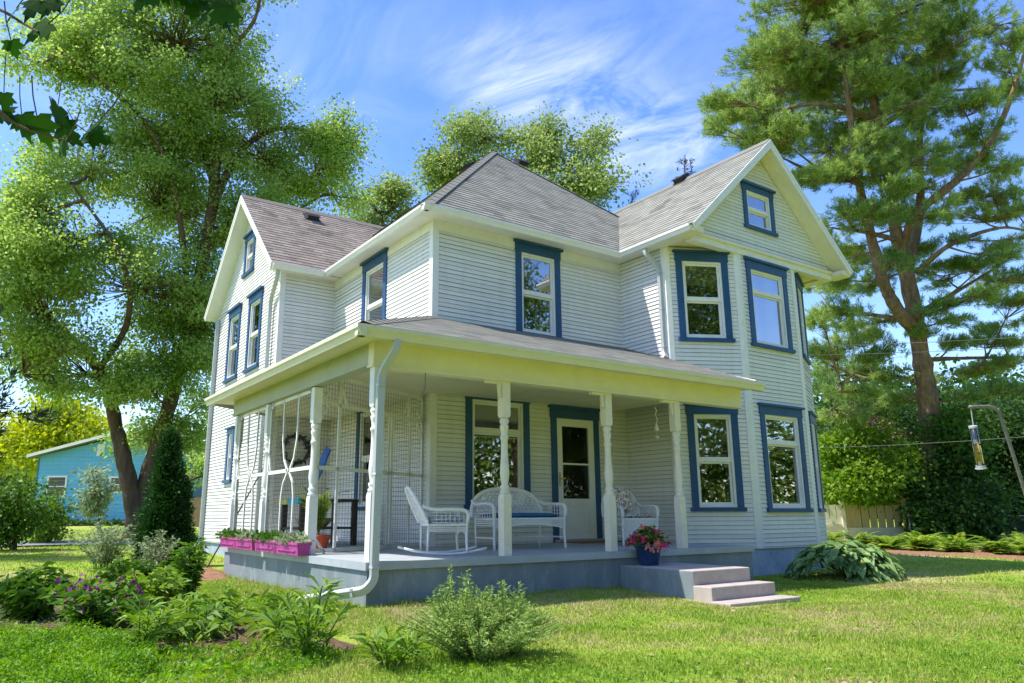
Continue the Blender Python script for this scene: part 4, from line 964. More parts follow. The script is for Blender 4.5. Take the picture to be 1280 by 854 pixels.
# feathery bush in front
fb = clump('feathery_bush', 'feathery grey green bush standing alone on the front lawn', 'bush', gl(-.58, -3.05), .38, .60, 190, 80, .042, .0085, 'feather', .5, None, .1, .1, 1.2, None, 'stem', .0022)
clump('', '', '', gl(-.68, -2.98), .60, .26, 46, 90, .040, .0085, 'feather', .6, None, .1, .1, 1.05, None, 'stem', .0022, parent=fb)
clump('', '', '', gl(-.38, -3.12), .50, .22, 36, 80, .040, .0085, 'feather', .6, None, .1, .1, 1.05, None, 'stem', .0022, parent=fb)
clump('leafy_perennial', 'dark leafy perennial clump behind the pale ground cover', 'plant', gl(-2.95, 1.0), .50, .40, 28, 40, .15, .045, 'garden', .3, 'perennials in the side garden')
clump('flowering_perennial', 'leafy perennial with purple flower spikes', 'plant', gl(-2.5, -.1), .46, .42, 30, 36, .14, .04, 'garden', .3, 'perennials in the side garden', flowers=('purple', 3, 60, .95))
clump('leafy_perennial', 'tall mid green perennial beside the purple flowers', 'plant', gl(-1.95, .85), .46, .40, 30, 40, .14, .04, 'garden_l', .25, 'perennials in the side garden')
clump('leafy_perennial', 'dense green perennial below the arborvitae', 'plant', gl(-1.72, 3.1), .44, .45, 38, 40, .13, .035, 'garden', .35, 'perennials in the side garden')
clump('leafy_perennial', 'loose bright perennial with arching lance leaves over bare soil', 'plant', gl(-2.02, -1.2), .32, .46, 20, 22, .17, .038, 'garden_l', .15, 'perennials in the side garden', droop=.35)
clump('leafy_perennial', 'low arching perennial in the middle of the bare soil', 'plant', gl(-1.72, -.6), .34, .36, 18, 24, .15, .036, 'garden_l', .2, 'perennials in the side garden', droop=.3)
clump('leafy_perennial', 'tall narrow perennial spire by the bark mulch', 'plant', gl(-1.35, 1.9), .75, .22, 16, 46, .13, .034, 'garden', .2, 'perennials in the side garden')
clump('leafy_perennial', 'small ragged perennial on the open soil', 'plant', gl(-1.45, -1.75), .25, .28, 16, 16, .13, .03, 'garden_l', .2, 'perennials in the side garden')
def lily(label, loc, h, r, n, lps=26):
    clump('lily_plant', label, 'plant', loc, h, r, n, lps, .19, .022, 'garden_l', .75, 'young lilies in the front bed', .12, .22, 1.1, None, 'stem', .006)
lily('tall young lily stems with strap leaves beside the downspout end', gl(-1.50, -2.35), .46, .34, 13)
lily('shorter lily stems with strap leaves at the edge of the dry lawn', gl(-1.20, -2.95), .22, .26, 8)
lily('single leafy lily shoots in the soil behind the tall lilies', gl(-1.25, -1.25), .36, .25, 8)
lily('small lily shoots among the bright ground cover', gl(-2.42, -1.55), .38, .20, 7)
# ground cover
def cover(label, cx, cy, rx, ry, n, h, Ln, Wd):
    a = rng.uniform(0, 2*math.pi, n); q = np.sqrt(rng.uniform(0, 1, n)); x, y = cx+rx*q*np.cos(a), cy+ry*q*np.sin(a)
    z = gz(x, y)+h*rng.uniform(.05, 1, n)*(.6+.4*np.sin(x*9)*np.sin(y*8))
    o = np_mesh('ground_cover', leaf_quads(np.stack([x, y, z], 1), rng.normal(size=(n, 3))+np.array([0, 0, .5]), rng.uniform(.6, 1.2, n)*Ln, rng.uniform(.6, 1.2, n)*Wd), 4, M['cover']); tag(o, label, 'ground cover', None, 'stuff')
cover('lush low ground cover with tiny bright leaves', -3.25, -1.6, .9, 1.35, 60000, .15, .028, .013)
cover('low weeds spreading along the soil edge', -2.0, -2.3, .7, .6, 3000, .07, .05, .02)
cover('sparse weeds in the bed beside the perennials', -1.6, .3, 1.2, 1.6, 3500, .08, .06, .025)
clump('pale_shrub', 'pale silvery shrub before the arborvitae', 'shrub', gl(-1.35, 8.2), .95, .65, 46, 40, .10, .032, 'silver', .5, None, .15, .2)
clump('pale_shrub', 'small pale grey shrub at the side of the arborvitae', 'shrub', gl(-.85, 6.6), .75, .45, 34, 34, .09, .03, 'silver', .5, None, .15, .2)
clump('green_shrub', 'bright green shrub behind the wing corner', 'shrub', gl(.55, 13.6), 1.05, .65, 60, 50, .10, .06, 'shrub_l', .4, None, .2)
# hosta
o = thing('hosta', 'broad mound of dark green hosta leaves beside the bay foundation', 'hosta', (8.75, -.05, 0))
n = 620; a = rng.uniform(0, 2*math.pi, n); q = rng.uniform(.02, 1, n)**.55*(1+.10*np.sin(3*a+1)+.07*np.sin(7*a)); rx, ry, hh = .96, .78, .52
C_ = np.stack([8.75+rx*q*np.cos(a), -.05+ry*q*np.sin(a), .0+hh*np.sqrt(np.maximum(0, 1-q**2.2))*rng.uniform(.66, 1.08, n)+.03], 1)
D_ = np.stack([np.cos(a), np.sin(a), .30-.62*q], 1)+rng.normal(size=(n, 3))*.30
d = unit(D_); nr = unit(np.array([0, 0, 1.])+.5*np.stack([np.cos(a), np.sin(a), 0*a], 1)+rng.normal(size=(n, 3))*.2); s = unit(np.cross(d, nr)); nn = np.cross(s, d)
Ls = rng.uniform(.15, .25, n)[:, None]; Ws = Ls*.72
mid = [(.0, .10), (.22, .86), (.5, 1.), (.8, .5)]
def half(sg):
    c0 = C_-d*Ls*.3
    e = [c0+d*Ls*t+s*sg*Ws*.5*w+nn*Ws*.22*w-ZZ*(Ls*.28*t*t) for t, w in mid]; tip = c0+d*Ls*1.05-ZZ*Ls*.33; m = [c0+d*Ls*t-ZZ*(Ls*.28*t*t) for t in (0, .5)]
    return np.stack([m[0]]+e+[tip, m[1]], 1)
np_mesh('foliage', np.concatenate([half(1), half(-1)[:, ::-1]]), 7, M['hosta'], o)
c = MB(); 
for i in range(0, n, 7): c.tube([(8.75, -.05, .0), (C_[i]*.5+np.array([8.75, -.05, .12])*.5), C_[i]], .005, 4, False)
c.build('stalk', M['stem'], o)
# fern border
fl = ['first fern of the border, beside the cream fence', 'second fern of the border from the cream fence', 'third fern of the border from the cream fence', 'fourth fern of the border from the cream fence', 'fifth fern of the border from the cream fence', 'sixth fern of the border, below the chain link fence', 'seventh fern of the border, with wide pale fronds', 'eighth fern of the border, near the feeder pole', 'last fern of the border, furthest from the house', 'low fern tucked behind the hosta', 'back row fern under the chain link rail', 'back row fern below the feeder']
fp = [(16.6, 4.9), (16.5, 4.0), (16.5, 3.2), (16.7, 2.4), (16.6, 1.6), (16.8, .8), (16.9, .1), (17.0, -.6), (17.0, -1.4), (15.4, 5.6), (17.6, 2.9), (17.8, .5)]
for (x, y), lb in zip(fp, fl): fern('fern', lb, gl(x-.35, y), 40, 1.0, .70, .17, 'ferns in the border', lo=.22)

# ==================================================================== TREES
def crown_mesh(parent, lobes, total, per, cr, Ln, Wd, mat, trunks=None, twig=None, up=.3, flat=1., shell=.45, limb_r=.05, name='crown'):
    """clumps of leaves through ellipsoid lobes; limbs run from the trunk lines to the clumps"""
    w = np.array([max(1e-3, l[1][0]*l[1][2]+l[1][0]*l[1][1]) for l in lobes]); w /= w.sum(); C_ = []; D_ = []; tw = MB() if twig is None else twig
    tp = None if trunks is None else np.concatenate([np.array(t) for t in trunks])
    for (ctr, rad), ww in zip(lobes, w):
        k = max(2, int(total*ww)); ctr = np.array(ctr, float); rad = np.array(rad, float)
        dv = unit(rng.normal(size=(k, 3))); q = rng.uniform(0, 1, (k, 1))**shell; cc = ctr+dv*q*rad
        ns = max(3, int(k/16)); sdv = unit(rng.normal(size=(ns, 3))); sub = ctr+sdv*(rng.uniform(.1, 1, (ns, 1))**.5)*rad*1.02; js = rng.integers(0, ns, k)
        cc = sub[js]+rng.normal(size=(k, 3))*(.19*rad+.12)*np.array([1, 1, .8]); dv = unit(cc-ctr)
        hub = None
        if tp is not None:
            dist = np.linalg.norm(tp-ctr+np.array([0, 0, 1.2])*0, axis=1)+np.maximum(0, tp[:, 2]-ctr[2]+.3)*1.5; j = int(np.argmin(dist)); hub = tp[j]
            m = (hub+ctr)/2+np.array([0, 0, -.12*np.linalg.norm(ctr-hub)])
            P = arc([hub, m, ctr+np.array([0, 0, -rad[2]*.2])], 4); tw.tube(P, list(np.linspace(limb_r, limb_r*.45, len(P))), 5, False)
            for i in range(0, k, 2): 
                a = P[len(P)*2//3] if i % 4 else P[-1]
                tw.tube([a, (a+cc[i])/2+rng.normal(size=3)*.12, cc[i]], [limb_r*.32, limb_r*.2, limb_r*.1], 3, False)
        m = max(3, int(per)); off = rng.normal(size=(k, m, 3))*cr*np.array([1, 1, .75*flat]); pos = (cc[:, None, :]+off).reshape(-1, 3)
        dr = off/ cr*.7+rng.normal(size=(k, m, 3))*.8+dv[:, None, :]*.5+np.array([0, 0, -.2]); C_.append(pos); D_.append(dr.reshape(-1, 3))
    C_, D_ = np.concatenate(C_), np.concatenate(D_); n = len(C_); sz = rng.uniform(.6, 1.2, n)
    nr = unit(rng.normal(size=(n, 3))+np.array([0, 0, up*2]))
    np_mesh(name, leaf_quads(C_, D_, Ln*sz, Wd*sz, nr), 4, mat, parent); return tw
def trunk_tube(mb, P, r0, r1, n=10): 
    Q = arc(P, 9); k0 = len(mb.v); mb.tube(Q, list(np.linspace(r0, r1, len(Q))*(1+.05*rng.normal(size=len(Q)))), n+6, False)
    for i, q in enumerate(Q):   # knotty, uneven bark outline
        for j in range(n+6):
            v = Vector(mb.v[k0+i*(n+6)+j]); c = Vector(q.tolist()); f = 1+.16*noise.noise(v*2.3)+.10*noise.noise(v*6.); mb.v[k0+i*(n+6)+j] = tuple(c+(v-c)*f)
    if r0 > .25: 
        for j in range(n+6):
            v = mb.v[k0+j]; q = Q[0]; mb.v[k0+j] = (q[0]+(v[0]-q[0])*1.25, q[1]+(v[1]-q[1])*1.25, v[2])
    return Q
def L_(u, v, d, ru, rv, rd=None):
    k = d/F; return (at(u, v, d), (ru*k, (rd if rd else ru*k), rv*k))
# big maple on the side lawn
D = 26; o = thing('maple_tree', 'tall twin trunked maple with bright green crown beside the blue house', 'tree', at(170, 648, D))
t = MB(); TL = []
TL.append(trunk_tube(t, [at(172, 660, D)-ZZ*.3, at(164, 620, D), at(148, 545, D), at(128, 470, D), at(85, 420, D-.5), at(30, 370, D-1)], .33, .10))
TL.append(trunk_tube(t, [at(170, 660, D)-ZZ*.3, at(181, 610, D+.3), at(200, 545, D+.5), at(228, 445, D+.5), at(253, 330, D), at(268, 230, D), at(272, 140, D), at(262, 60, D), at(240, -40, D)], .32, .06))
TL.append(trunk_tube(t, [at(238, 400, D+.4), at(228, 300, D-.5), at(212, 215, D-1), at(176, 146, D-1.4), at(122, 100, D-1.6), at(70, 60, D-2)], .12, .04, 8))
TL.append(trunk_tube(t, [at(268, 235, D), at(240, 145, D+1), at(200, 95, D+1.4), at(165, 45, D+1.6), at(120, -20, D+2)], .12, .04, 8))
TL.append(trunk_tube(t, [at(262, 270, D), at(300, 190, D+.5), at(360, 160, D+1), at(440, 185, D+1.4)], .14, .04, 8))
TL.append(trunk_tube(t, [at(272, 130, D), at(285, 70, D-.5), at(320, 20, D-1), at(330, -60, D-1)], .10, .03, 8))
TL.append(trunk_tube(t, [at(228, 445, D+.5), at(290, 360, D+1), at(350, 280, D+1.6), at(410, 240, D+2)], .16, .04, 8))
TL.append(trunk_tube(t, [at(118, 470, D), at(160, 400, D-1.5), at(150, 320, D-2.4), at(90, 230, D-3)], .12, .04, 8))
lob = [L_(315, 175, D+.6, 38, 22), L_(360, 168, D+1, 36, 20), L_(400, 178, D+1.2, 32, 18), L_(150, 492, D-1.2, 42, 22), L_(190, 485, D-1., 38, 24), L_(215, 555, D+.8, 28, 18), L_(5, 250, D-2, 40, 36), L_(-10, 400, D-2, 50, 50), L_(20, 330, D-3, 50, 40), L_(215, 40, D, 110, 85), L_(150, 90, D, 95, 70), L_(45, 75, D-1, 55, 26), L_(300, 20, D, 48, 65), L_(310, 110, D, 55, 60), L_(240, 150, D, 90, 80), L_(120, 200, D-1, 75, 60), L_(330, 190, D+1, 65, 50), L_(395, 205, D+1, 48, 48), L_(440, 182, D+1.3, 30, 24), L_(420, 240, D+2, 38, 26), L_(430, 150, D+1, 20, 20),
       L_(200, 250, D, 100, 75), L_(90, 290, D-2, 85, 65), L_(35, 250, D-2, 40, 36), L_(290, 280, D+.5, 70, 60), L_(170, 350, D-1, 100, 70), L_(60, 390, D-2, 90, 60), L_(250, 370, D+1, 70, 70), L_(0, 330, D-2, 50, 50), L_(210, 450, D+.6, 70, 60), L_(110, 460, D-1, 80, 45), L_(30, 460, D-2, 60, 40), L_(225, 525, D+1.3, 42, 40), L_(180, 545, D+1, 35, 22), L_(255, 590, D+3, 25, 22), L_(150, -60, D, 130, 60), L_(270, -70, D, 80, 50), L_(340, 265, D+2, 50, 40)]
crown_mesh(o, lob, 2750, 100, .27, .115, .09, M['maple'], TL, t, .35, .8, .5, .07)
t.build('trunk', M['bark'], o)
# white pine
D = 26; o = thing('pine_tree', 'huge white pine with spreading tiered branches behind the fence', 'tree', at(1168, 590, D))
t = MB(); TL = []
b = at(1170, 600, D); b[2] = -.2
TL.append(trunk_tube(t, [b, at(1164, 540, D), at(1155, 470, D), at(1146, 410, D), at(1134, 345, D), at(1122, 300, D), at(1112, 230, D), at(1098, 150, D), at(1080, 70, D), at(1070, -40, D)], .37, .10, 12))
TL.append(trunk_tube(t, [at(1146, 415, D), at(1120, 385, D-.5), at(1104, 350, D-.8), at(1090, 300, D-1), at(1072, 220, D-1), at(1062, 140, D-1.2), at(1050, 40, D-1.4)], .24, .07, 10))
TL.append(trunk_tube(t, [at(1128, 310, D), at(1146, 268, D-.5), at(1200, 222, D-1), at(1240, 175, D-1.2), at(1266, 115, D-1.3), at(1285, 50, D-1.3)], .17, .05, 8))
TL.append(trunk_tube(t, [at(1134, 345, D), at(1150, 260, D+1), at(1150, 170, D+1.3), at(1165, 90, D+1.5), at(1170, -10, D+1.5)], .17, .05, 8))
for P in ([(1146, 340), (1190, 305), (1250, 285), (1290, 290)], [(1150, 390), (1200, 362), (1260, 325)], [(1154, 450), (1200, 448), (1280, 446)], [(1146, 400), (1100, 395), (1040, 385)], [(1156, 480), (1110, 470), (1050, 480)], [(1112, 230), (1060, 220), (1000, 215)], [(1098, 150), (1020, 130), (930, 150)], [(1085, 90), (1020, 75), (970, 95)], [(1122, 300), (1080, 290), (1040, 285)], [(1100, 160), (1160, 120), (1230, 110)]):
    TL.append(trunk_tube(t, [at(u, v, D+rng.uniform(-1.5, 1.5)*(i > 0)) for i, (u, v) in enumerate(P)], .10, .03, 6))
pl = [(1080, -60, 100, 30), (1040, -10, 95, 26), (1130, 10, 70, 24), (1000, 35, 60, 20), (1075, 45, 80, 24), (1180, 45, 60, 22), (1015, 75, 85, 22), (1110, 85, 70, 22), (950, 95, 50, 16), (1030, 115, 80, 20), (1170, 100, 50, 18), (1250, 55, 35, 18), (930, 150, 48, 15), (905, 150, 34, 10), (990, 150, 60, 18), (1075, 150, 60, 20), (1150, 150, 45, 16), (1265, 110, 40, 16), (960, 185, 50, 14), (1035, 190, 70, 18), (1120, 195, 50, 16), (1200, 130, 40, 12), (1190, 185, 42, 12), (1060, 228, 60, 16), (1010, 225, 30, 12), (1150, 235, 40, 16), (1235, 200, 42, 10), (1090, 268, 55, 16), (1050, 262, 30, 12), (1165, 270, 36, 12), (1240, 245, 48, 10), (1225, 275, 42, 10), (1060, 310, 36, 14), (1120, 318, 26, 10), (1160, 310, 26, 10), (1260, 300, 30, 12), (1050, 350, 36, 14), (1095, 352, 40, 14), (1180, 345, 36, 12), (1240, 352, 45, 14), (1270, 265, 22, 9), (1050, 390, 45, 16), (1100, 402, 30, 12), (1200, 378, 44, 13), (1265, 380, 36, 14), (1045, 440, 45, 20), (1095, 445, 36, 16), (1190, 430, 26, 10), (1215, 462, 46, 13), (1270, 455, 26, 14), (1050, 490, 40, 18), (1100, 500, 34, 14), (1265, 490, 30, 14), (1210, 495, 30, 12)]
pl += [(1035, 300, 26, 12), (1150, 420, 24, 10), (1020, 360, 20, 12), (1035, 455, 26, 16), (1065, 510, 36, 14), (1025, 495, 20, 14), (1130, 500, 24, 10), (1230, 330, 40, 12), (1205, 300, 26, 10), (1230, 430, 36, 10), (1040, 520, 34, 16), (1075, 420, 40, 16), (1070, 468, 40, 16), (1120, 470, 26, 12), (1030, 405, 26, 14), (1025, 330, 26, 12), (1080, 330, 30, 12), (1245, 410, 30, 12), (1180, 400, 26, 10), (960, 120, 50, 14), (1040, 60, 60, 16), (1085, 205, 40, 14), (1130, 120, 50, 16), (970, 60, 40, 14), (1150, 30, 50, 16), (1255, 30, 30, 12)]
lob = [L_(u, v, D+rng.uniform(-2.6, 2.6), ru*1.05, rv*.66) for u, v, ru, rv in pl]
def needle_crown(parent, lobes, total, per, Ln, Wd, mat, TL, t, lr=.04, name='crown', spread=.16):
    w = np.array([l[1][0]*l[1][1] for l in lobes]); w /= w.sum(); C_, D_ = [], []; tp = np.concatenate([np.array(x) for x in TL])
    for (ctr, rad), ww in zip(lobes, w):
        k = max(6, int(total*ww)); ns = max(3, int(k/30)); sub = ctr+unit(rng.normal(size=(ns, 3)))*(rng.uniform(0, 1, (ns, 1))**.5)*rad*1.05
        cc = sub[rng.integers(0, ns, k)]+rng.normal(size=(k, 3))*np.array([.12*rad[0]+.13, .12*rad[1]+.13, .12*rad[2]+.06]); dv = (cc-ctr)/rad
        j = int(np.argmin(np.linalg.norm(tp-ctr, axis=1)+np.maximum(0, tp[:, 2]-ctr[2])*1.)); hub = tp[j]
        P = arc([hub, (hub+ctr)/2-ZZ*.05, ctr], 4); t.tube(P, list(np.linspace(lr, lr*.4, len(P))), 5, False)
        outw = unit((ctr-hub)*np.array([1, 1, .3]))
        for i in range(0, k, 3): t.tube([P[-1] if i % 2 else P[-3], cc[i]], [lr*.3, lr*.12], 3, False)
        # sprays: each tuft a fan of needles pointing out and up
        ax = unit(outw+dv*.6+np.array([0, 0, .55])+rng.normal(size=(k, 3))*.25)
        m = per; nd = unit(ax[:, None, :]*.8+rng.normal(size=(k, m, 3))*.55); st = cc[:, None, :]+ax[:, None, :]*rng.uniform(-spread, spread, (k, m, 1))*.9+rng.normal(size=(k, m, 3))*spread*.18
        C_.append(st.reshape(-1, 3)); D_.append(nd.reshape(-1, 3))
    C_, D_ = np.concatenate(C_), np.concatenate(D_); n = len(C_); np_mesh(name, leaf_quads(C_, D_, Ln*rng.uniform(.7, 1.2, n), Wd, droop=-.06), 4, mat, parent)
lob += [L_(u, v, D-2.2, ru, rv) for u, v, ru, rv in ((1120, 245, 40, 12), (1095, 175, 45, 13), (1140, 130, 40, 12), (1085, 95, 45, 13), (1112, 330, 30, 9), (1080, 270, 34, 10), (1150, 200, 30, 10), (1225, 160, 34, 9), (1250, 210, 30, 8), (1262, 85, 30, 10), (1235, 320, 34, 9), (1270, 350, 26, 9), (930, 130, 40, 11), (965, 165, 40, 11), (900, 158, 24, 7))]
needle_crown(o, lob, 16500, 40, .175, .017, M['pine'], TL, t, spread=.12)
t.build('trunk', M['pinebark'], o)

def simple_tree(name, label, cat, base, trunks, lobes, total, per, cr, Ln, Wd, mat, bark='bark', group=None, r0=.2, r1=.05, needle=False, shell=.5, lr=.03, up=.3):
    o = thing(name, label, cat, base, group); t = MB(); TL = [trunk_tube(t, P, r0, r1, 8) for P in trunks]
    if needle: needle_crown(o, lobes, total, per, Ln, Wd, M[mat], TL, t, lr, spread=cr)
    else: crown_mesh(o, lobes, total, per, cr, Ln, Wd, M[mat], TL, t, up, .8, shell, lr)
    t.build('trunk', M[bark], o); return o
G = lambda p: np.array([p[0], p[1], float(ground_z(p[0], p[1]))])
D = 36; b = G(at(650, 600, D))
simple_tree('broadleaf_tree', 'rounded green tree rising behind the main hip roof', 'tree', b, [[b, at(650, 400, D), at(640, 260, D), at(600, 190, D)], [at(648, 350, D), at(690, 250, D), at(720, 200, D)]],
    [L_(570, 195, D, 42, 45), L_(610, 165, D, 36, 32), L_(600, 215, D, 55, 40), L_(660, 195, D, 40, 38), L_(690, 190, D, 30, 30), L_(735, 190, D, 30, 32), L_(720, 235, D, 34, 22), L_(655, 250, D, 90, 30), L_(748, 225, D, 14, 14), L_(545, 220, D, 20, 26)], 760, 50, .36, .17, .12, 'far_leaf', group='trees beyond the roofs', lr=.05)
D = 38; b = G(at(480, 600, D))
simple_tree('broadleaf_tree', 'small round green tree showing above the left wing roof', 'tree', b, [[b, at(480, 400, D), at(478, 270, D)]], [L_(470, 260, D, 32, 24), L_(495, 255, D, 24, 26), L_(480, 290, D, 50, 26), L_(450, 275, D, 18, 14), L_(525, 280, D, 22, 16)], 300, 48, .32, .17, .12, 'far_leaf', group='trees beyond the roofs', lr=.05)
for (u, v, D, lb) in ((856, 194, 48, 'slender spruce tip showing above the gable roof valley'), (790, 240, 50, 'low spruce tip behind the roof valley')):
    b = G(at(u, 640, D)); lo = [L_(u+rng.normal()*1., v+6+k*9, D, 2+k*1.9, 4.5) for k in range(9)]
    simple_tree('spruce_tree', lb, 'tree', b, [[b, at(u, 400, D), at(u, v, D)]], lo, 260, 10, .2, .3, .05, 'spruce', group='spruces beyond the roofs', needle=True, r0=.25, r1=.02)
D = 17; b = G(at(-75, 660, D)); lo = [L_(-38+rng.uniform(-25, 34), v, D+rng.uniform(-1, 1), 50, 9) for v in range(420, 570, 14)]+[L_(-70, v, D, 42, 12) for v in range(380, 620, 26)]
simple_tree('spruce_tree', 'dark drooping spruce at the edge of the neighbouring lot', 'tree', b, [[b, at(-72, 500, D), at(-70, 330, D), at(-70, 200, D)]], lo, 560, 12, .16, .22, .04, 'spruce', needle=True, r0=.22, r1=.04)
D = 60; b = G(at(70, 655, D))
simple_tree('yellow_tree', 'yellow green tree behind the blue house', 'tree', b, [[b, at(70, 600, D), at(70, 540, D)]], [L_(45, 545, D, 45, 34), L_(90, 525, D, 40, 30), L_(75, 560, D, 60, 35), L_(10, 565, D, 35, 26), L_(125, 540, D, 26, 28)], 460, 34, .6, .36, .26, 'yellow_leaf', lr=.08)
D = 30; b = G(at(124, 668, D))
simple_tree('sapling', 'slim pale sapling standing before the blue house', 'tree', b, [[b, at(124, 640, D), at(121, 600, D), at(119, 585, D)]], [L_(118, 597, D, 8, 12), L_(125, 614, D, 14, 11), L_(121, 630, D, 14, 9), L_(135, 611, D, 7, 8)], 80, 26, .17, .16, .10, 'silver', r0=.06, r1=.02, lr=.015)
D = 19; b = G(at(18, 692, D))
simple_tree('green_shrub', 'rounded green shrub by the driveway', 'shrub', b, [[b, at(20, 650, D), at(25, 610, D)]], [L_(5, 622, D, 20, 18), L_(26, 620, D, 16, 14), L_(16, 648, D, 28, 22), L_(-8, 650, D, 26, 26), L_(8, 674, D, 22, 10)], 230, 30, .15, .11, .07, 'shrub_m', r0=.05, r1=.02, lr=.015)
D = 22; b = G(at(60, 682, D))
simple_tree('green_shrub', 'small yellow green shrub beside the rounded shrub', 'shrub', b, [[b, at(58, 655, D), at(58, 640, D)]], [L_(58, 645, D, 17, 14), L_(50, 660, D, 16, 12), L_(64, 632, D, 9, 9)], 130, 26, .14, .11, .07, 'shrub_l', r0=.03, r1=.01, lr=.012)
# arborvitae
o = thing('arborvitae', 'dense dark green cone shaped arborvitae beside the wing', 'tree', (-.48, 7.84, .2)); t = MB(); bz = float(ground_z(-.48, 7.84))
TL = [trunk_tube(t, [(-.48, 7.84, bz-.1), (-.48, 7.84, bz+1), (-.48, 7.84, bz+2.3)], .06, .02)]
C_, D_ = [], []
for (ox, oy, hh, rr, n) in ((0, 0, 2.42, .31, 2600), (.27, -.10, 1.50, .20, 900), (-.15, -.12, 1.25, .22, 800), (.10, -.18, 1.85, .22, 1000), (-.09, .12, 2.10, .22, 700)):
    z = rng.uniform(0, 1, n)**1.2; a = rng.uniform(0, 2*math.pi, n); ph = rng.uniform(0, 6)
    rad = rr*np.minimum(1, (1-z)**.7*1.2)*np.minimum(1, .7+z*2.5)*(1+.24*np.sin(3*a+7*z+ph)+.20*np.sin(5*a-13*z+ph)+.15*np.sin(23*z+2*a)); q = rng.uniform(.5, 1.05, n)+(rng.uniform(0, 1, n) < .12)*rng.uniform(0, .35, n)
    C_.append(np.stack([-.48+ox+rad*q*np.cos(a), 7.84+oy+rad*q*np.sin(a), bz+.05+hh*z], 1)); D_.append(np.stack([np.cos(a), np.sin(a), .9+0*a], 1))
C_, D_ = np.concatenate(C_), np.concatenate(D_); n = len(C_); m = 8
C2 = (C_[:, None, :]+rng.normal(size=(n, m, 3))*.05).reshape(-1, 3); D2 = (D_[:, None, :]+rng.normal(size=(n, m, 3))*.5).reshape(-1, 3)
foliage('crown', M['arb'], o, C2, D2, .085, .03)
sid = 900; a = rng.uniform(0, 2*math.pi, sid); z = rng.uniform(0, 1, sid)
t.build('trunk', M['bark'], o)
# shrub bank below the pine
bank = [('green_shrub', 'broad light green shrub overhanging the cream fence', 26.2, 'shrub_l', (1085, 690), [(1060, 583, 32, 24), (1095, 590, 42, 24), (1120, 584, 36, 22), (1075, 556, 30, 20), (1042, 595, 18, 22), (1070, 612, 45, 9), (1120, 608, 26, 9)], 560),
        ('dark_shrub', 'tall dark shrub directly behind the feeder tube', 31, 'shrub_d', (1215, 680), [(1200, 560, 46, 44), (1225, 610, 50, 44), (1180, 620, 42, 40), (1250, 560, 40, 40), (1205, 650, 45, 24)], 620),
        ('dark_shrub', 'dark shrub at the outer end of the fern border', 31, 'shrub_d', (1290, 690), [(1285, 560, 40, 60), (1270, 640, 34, 40), (1300, 500, 40, 50), (1245, 650, 30, 26)], 460),
        ('dark_shrub', 'dark thicket shrub behind the pine trunk', 34, 'shrub_d', (1140, 680), [(1110, 545, 45, 35), (1150, 570, 45, 40), (1060, 540, 40, 34), (1140, 620, 40, 34), (1090, 510, 50, 26)], 560),
        ('plum_shrub', 'plum tinged shrub above the light green shrub', 30, 'purple_leaf', (1070, 680), [(1060, 548, 32, 14), (1090, 540, 24, 12)], 90),
        ('dark_shrub', 'dark rounded shrub close behind the chain link fence', 24.9, 'shrub_d', (1170, 690), [(1178, 620, 30, 30), (1195, 630, 34, 30), (1172, 650, 24, 16), (1205, 590, 20, 24), (1180, 655, 36, 14)], 520),
        ('pale_shrub', 'pale leaved bush climbing at the foot of the pine', 25.2, 'shrub_m', (1195, 660), [(1190, 560, 20, 26), (1195, 600, 18, 22), (1182, 525, 10, 12)], 110)]
for nm, lb, D, mt, (bu, bv), ls, tot in bank:
    b = G(at(bu, bv, D)); c0 = at(ls[0][0], ls[0][1]+20, D)
    simple_tree(nm, lb, 'shrub', b, [[b, (b+c0)/2+np.array([.1, 0, 0]), c0]], [L_(u, v, D+rng.uniform(-.8, .8), ru, rv) for u, v, ru, rv in ls], tot, 34, .24, .17, .11, mt, group='shrubs under the pine' if nm == 'dark_shrub' else None, r0=.08, r1=.03, lr=.025)
# far tree mass
def tree_mass(label, spans, n, mat, size):
    C_ = []
    for (u0, u1, v0, v1, D) in spans:
        k = n//len(spans); u = rng.uniform(u0, u1, k); top = v0+12*np.sin(u*.045)+8*np.sin(u*.13+1); v = top+(v1-top)*rng.uniform(0, 1, k)**.8
        C_ += [at(a, b, D+rng.uniform(-4, 4)) for a, b in zip(u, v)]
    C_ = np.array(C_); k = 14; C2 = (C_[:, None, :]+rng.normal(size=(len(C_), k, 3))*size*1.6).reshape(-1, 3)
    o = np_mesh('distant_trees', leaf_quads(C2, rng.normal(size=C2.shape), size, size*.7), 4, M[mat]); tag(o, label, 'trees', None, 'stuff')
tree_mass('distant trees closing the view behind the blue house', [(-140, 60, 560, 660, 75), (150, 330, 540, 655, 80)], 2600, 'far_leaf', .55)
tree_mass('distant dark trees closing the view behind the pine', [(980, 1420, 500, 670, 55), (1010, 1420, 470, 640, 60)], 4200, 'shrub_d', .5)

# overhanging maple beside the camera
o = thing('shade_maple_tree', 'dark maple boughs hanging into view overhead', 'tree', (-9.0, -7.4, .1)); t = MB(); b = np.array([-9.0, -7.4, 0.])
TL = [trunk_tube(t, [b, (-8.9, -7.3, 2.5), (-8.6, -7.2, 5), (-8.4, -7.0, 8)], .35, .12)]
TL.append(trunk_tube(t, [(-8.9, -7.3, 2.6), (-7.2, -6.6, 3.6), (-5.6, -5.6, 3.7), (-4.4, -5.0, 3.25), tuple(at(20, -20, 2.7))], .10, .02))
TL.append(trunk_tube(t, [(-5.6, -5.6, 3.7), tuple(at(60, -160, 2.9)), tuple(at(200, -50, 2.8)), tuple(at(262, -12, 2.75))], .012, .004, 6))
TL.append(trunk_tube(t, [(-5.0, -5.3, 3.45), tuple(at(-60, 60, 2.6)), tuple(at(-10, 130, 2.5)), tuple(at(30, 160, 2.5)), tuple(at(90, 178, 2.5))], .010, .003, 6))
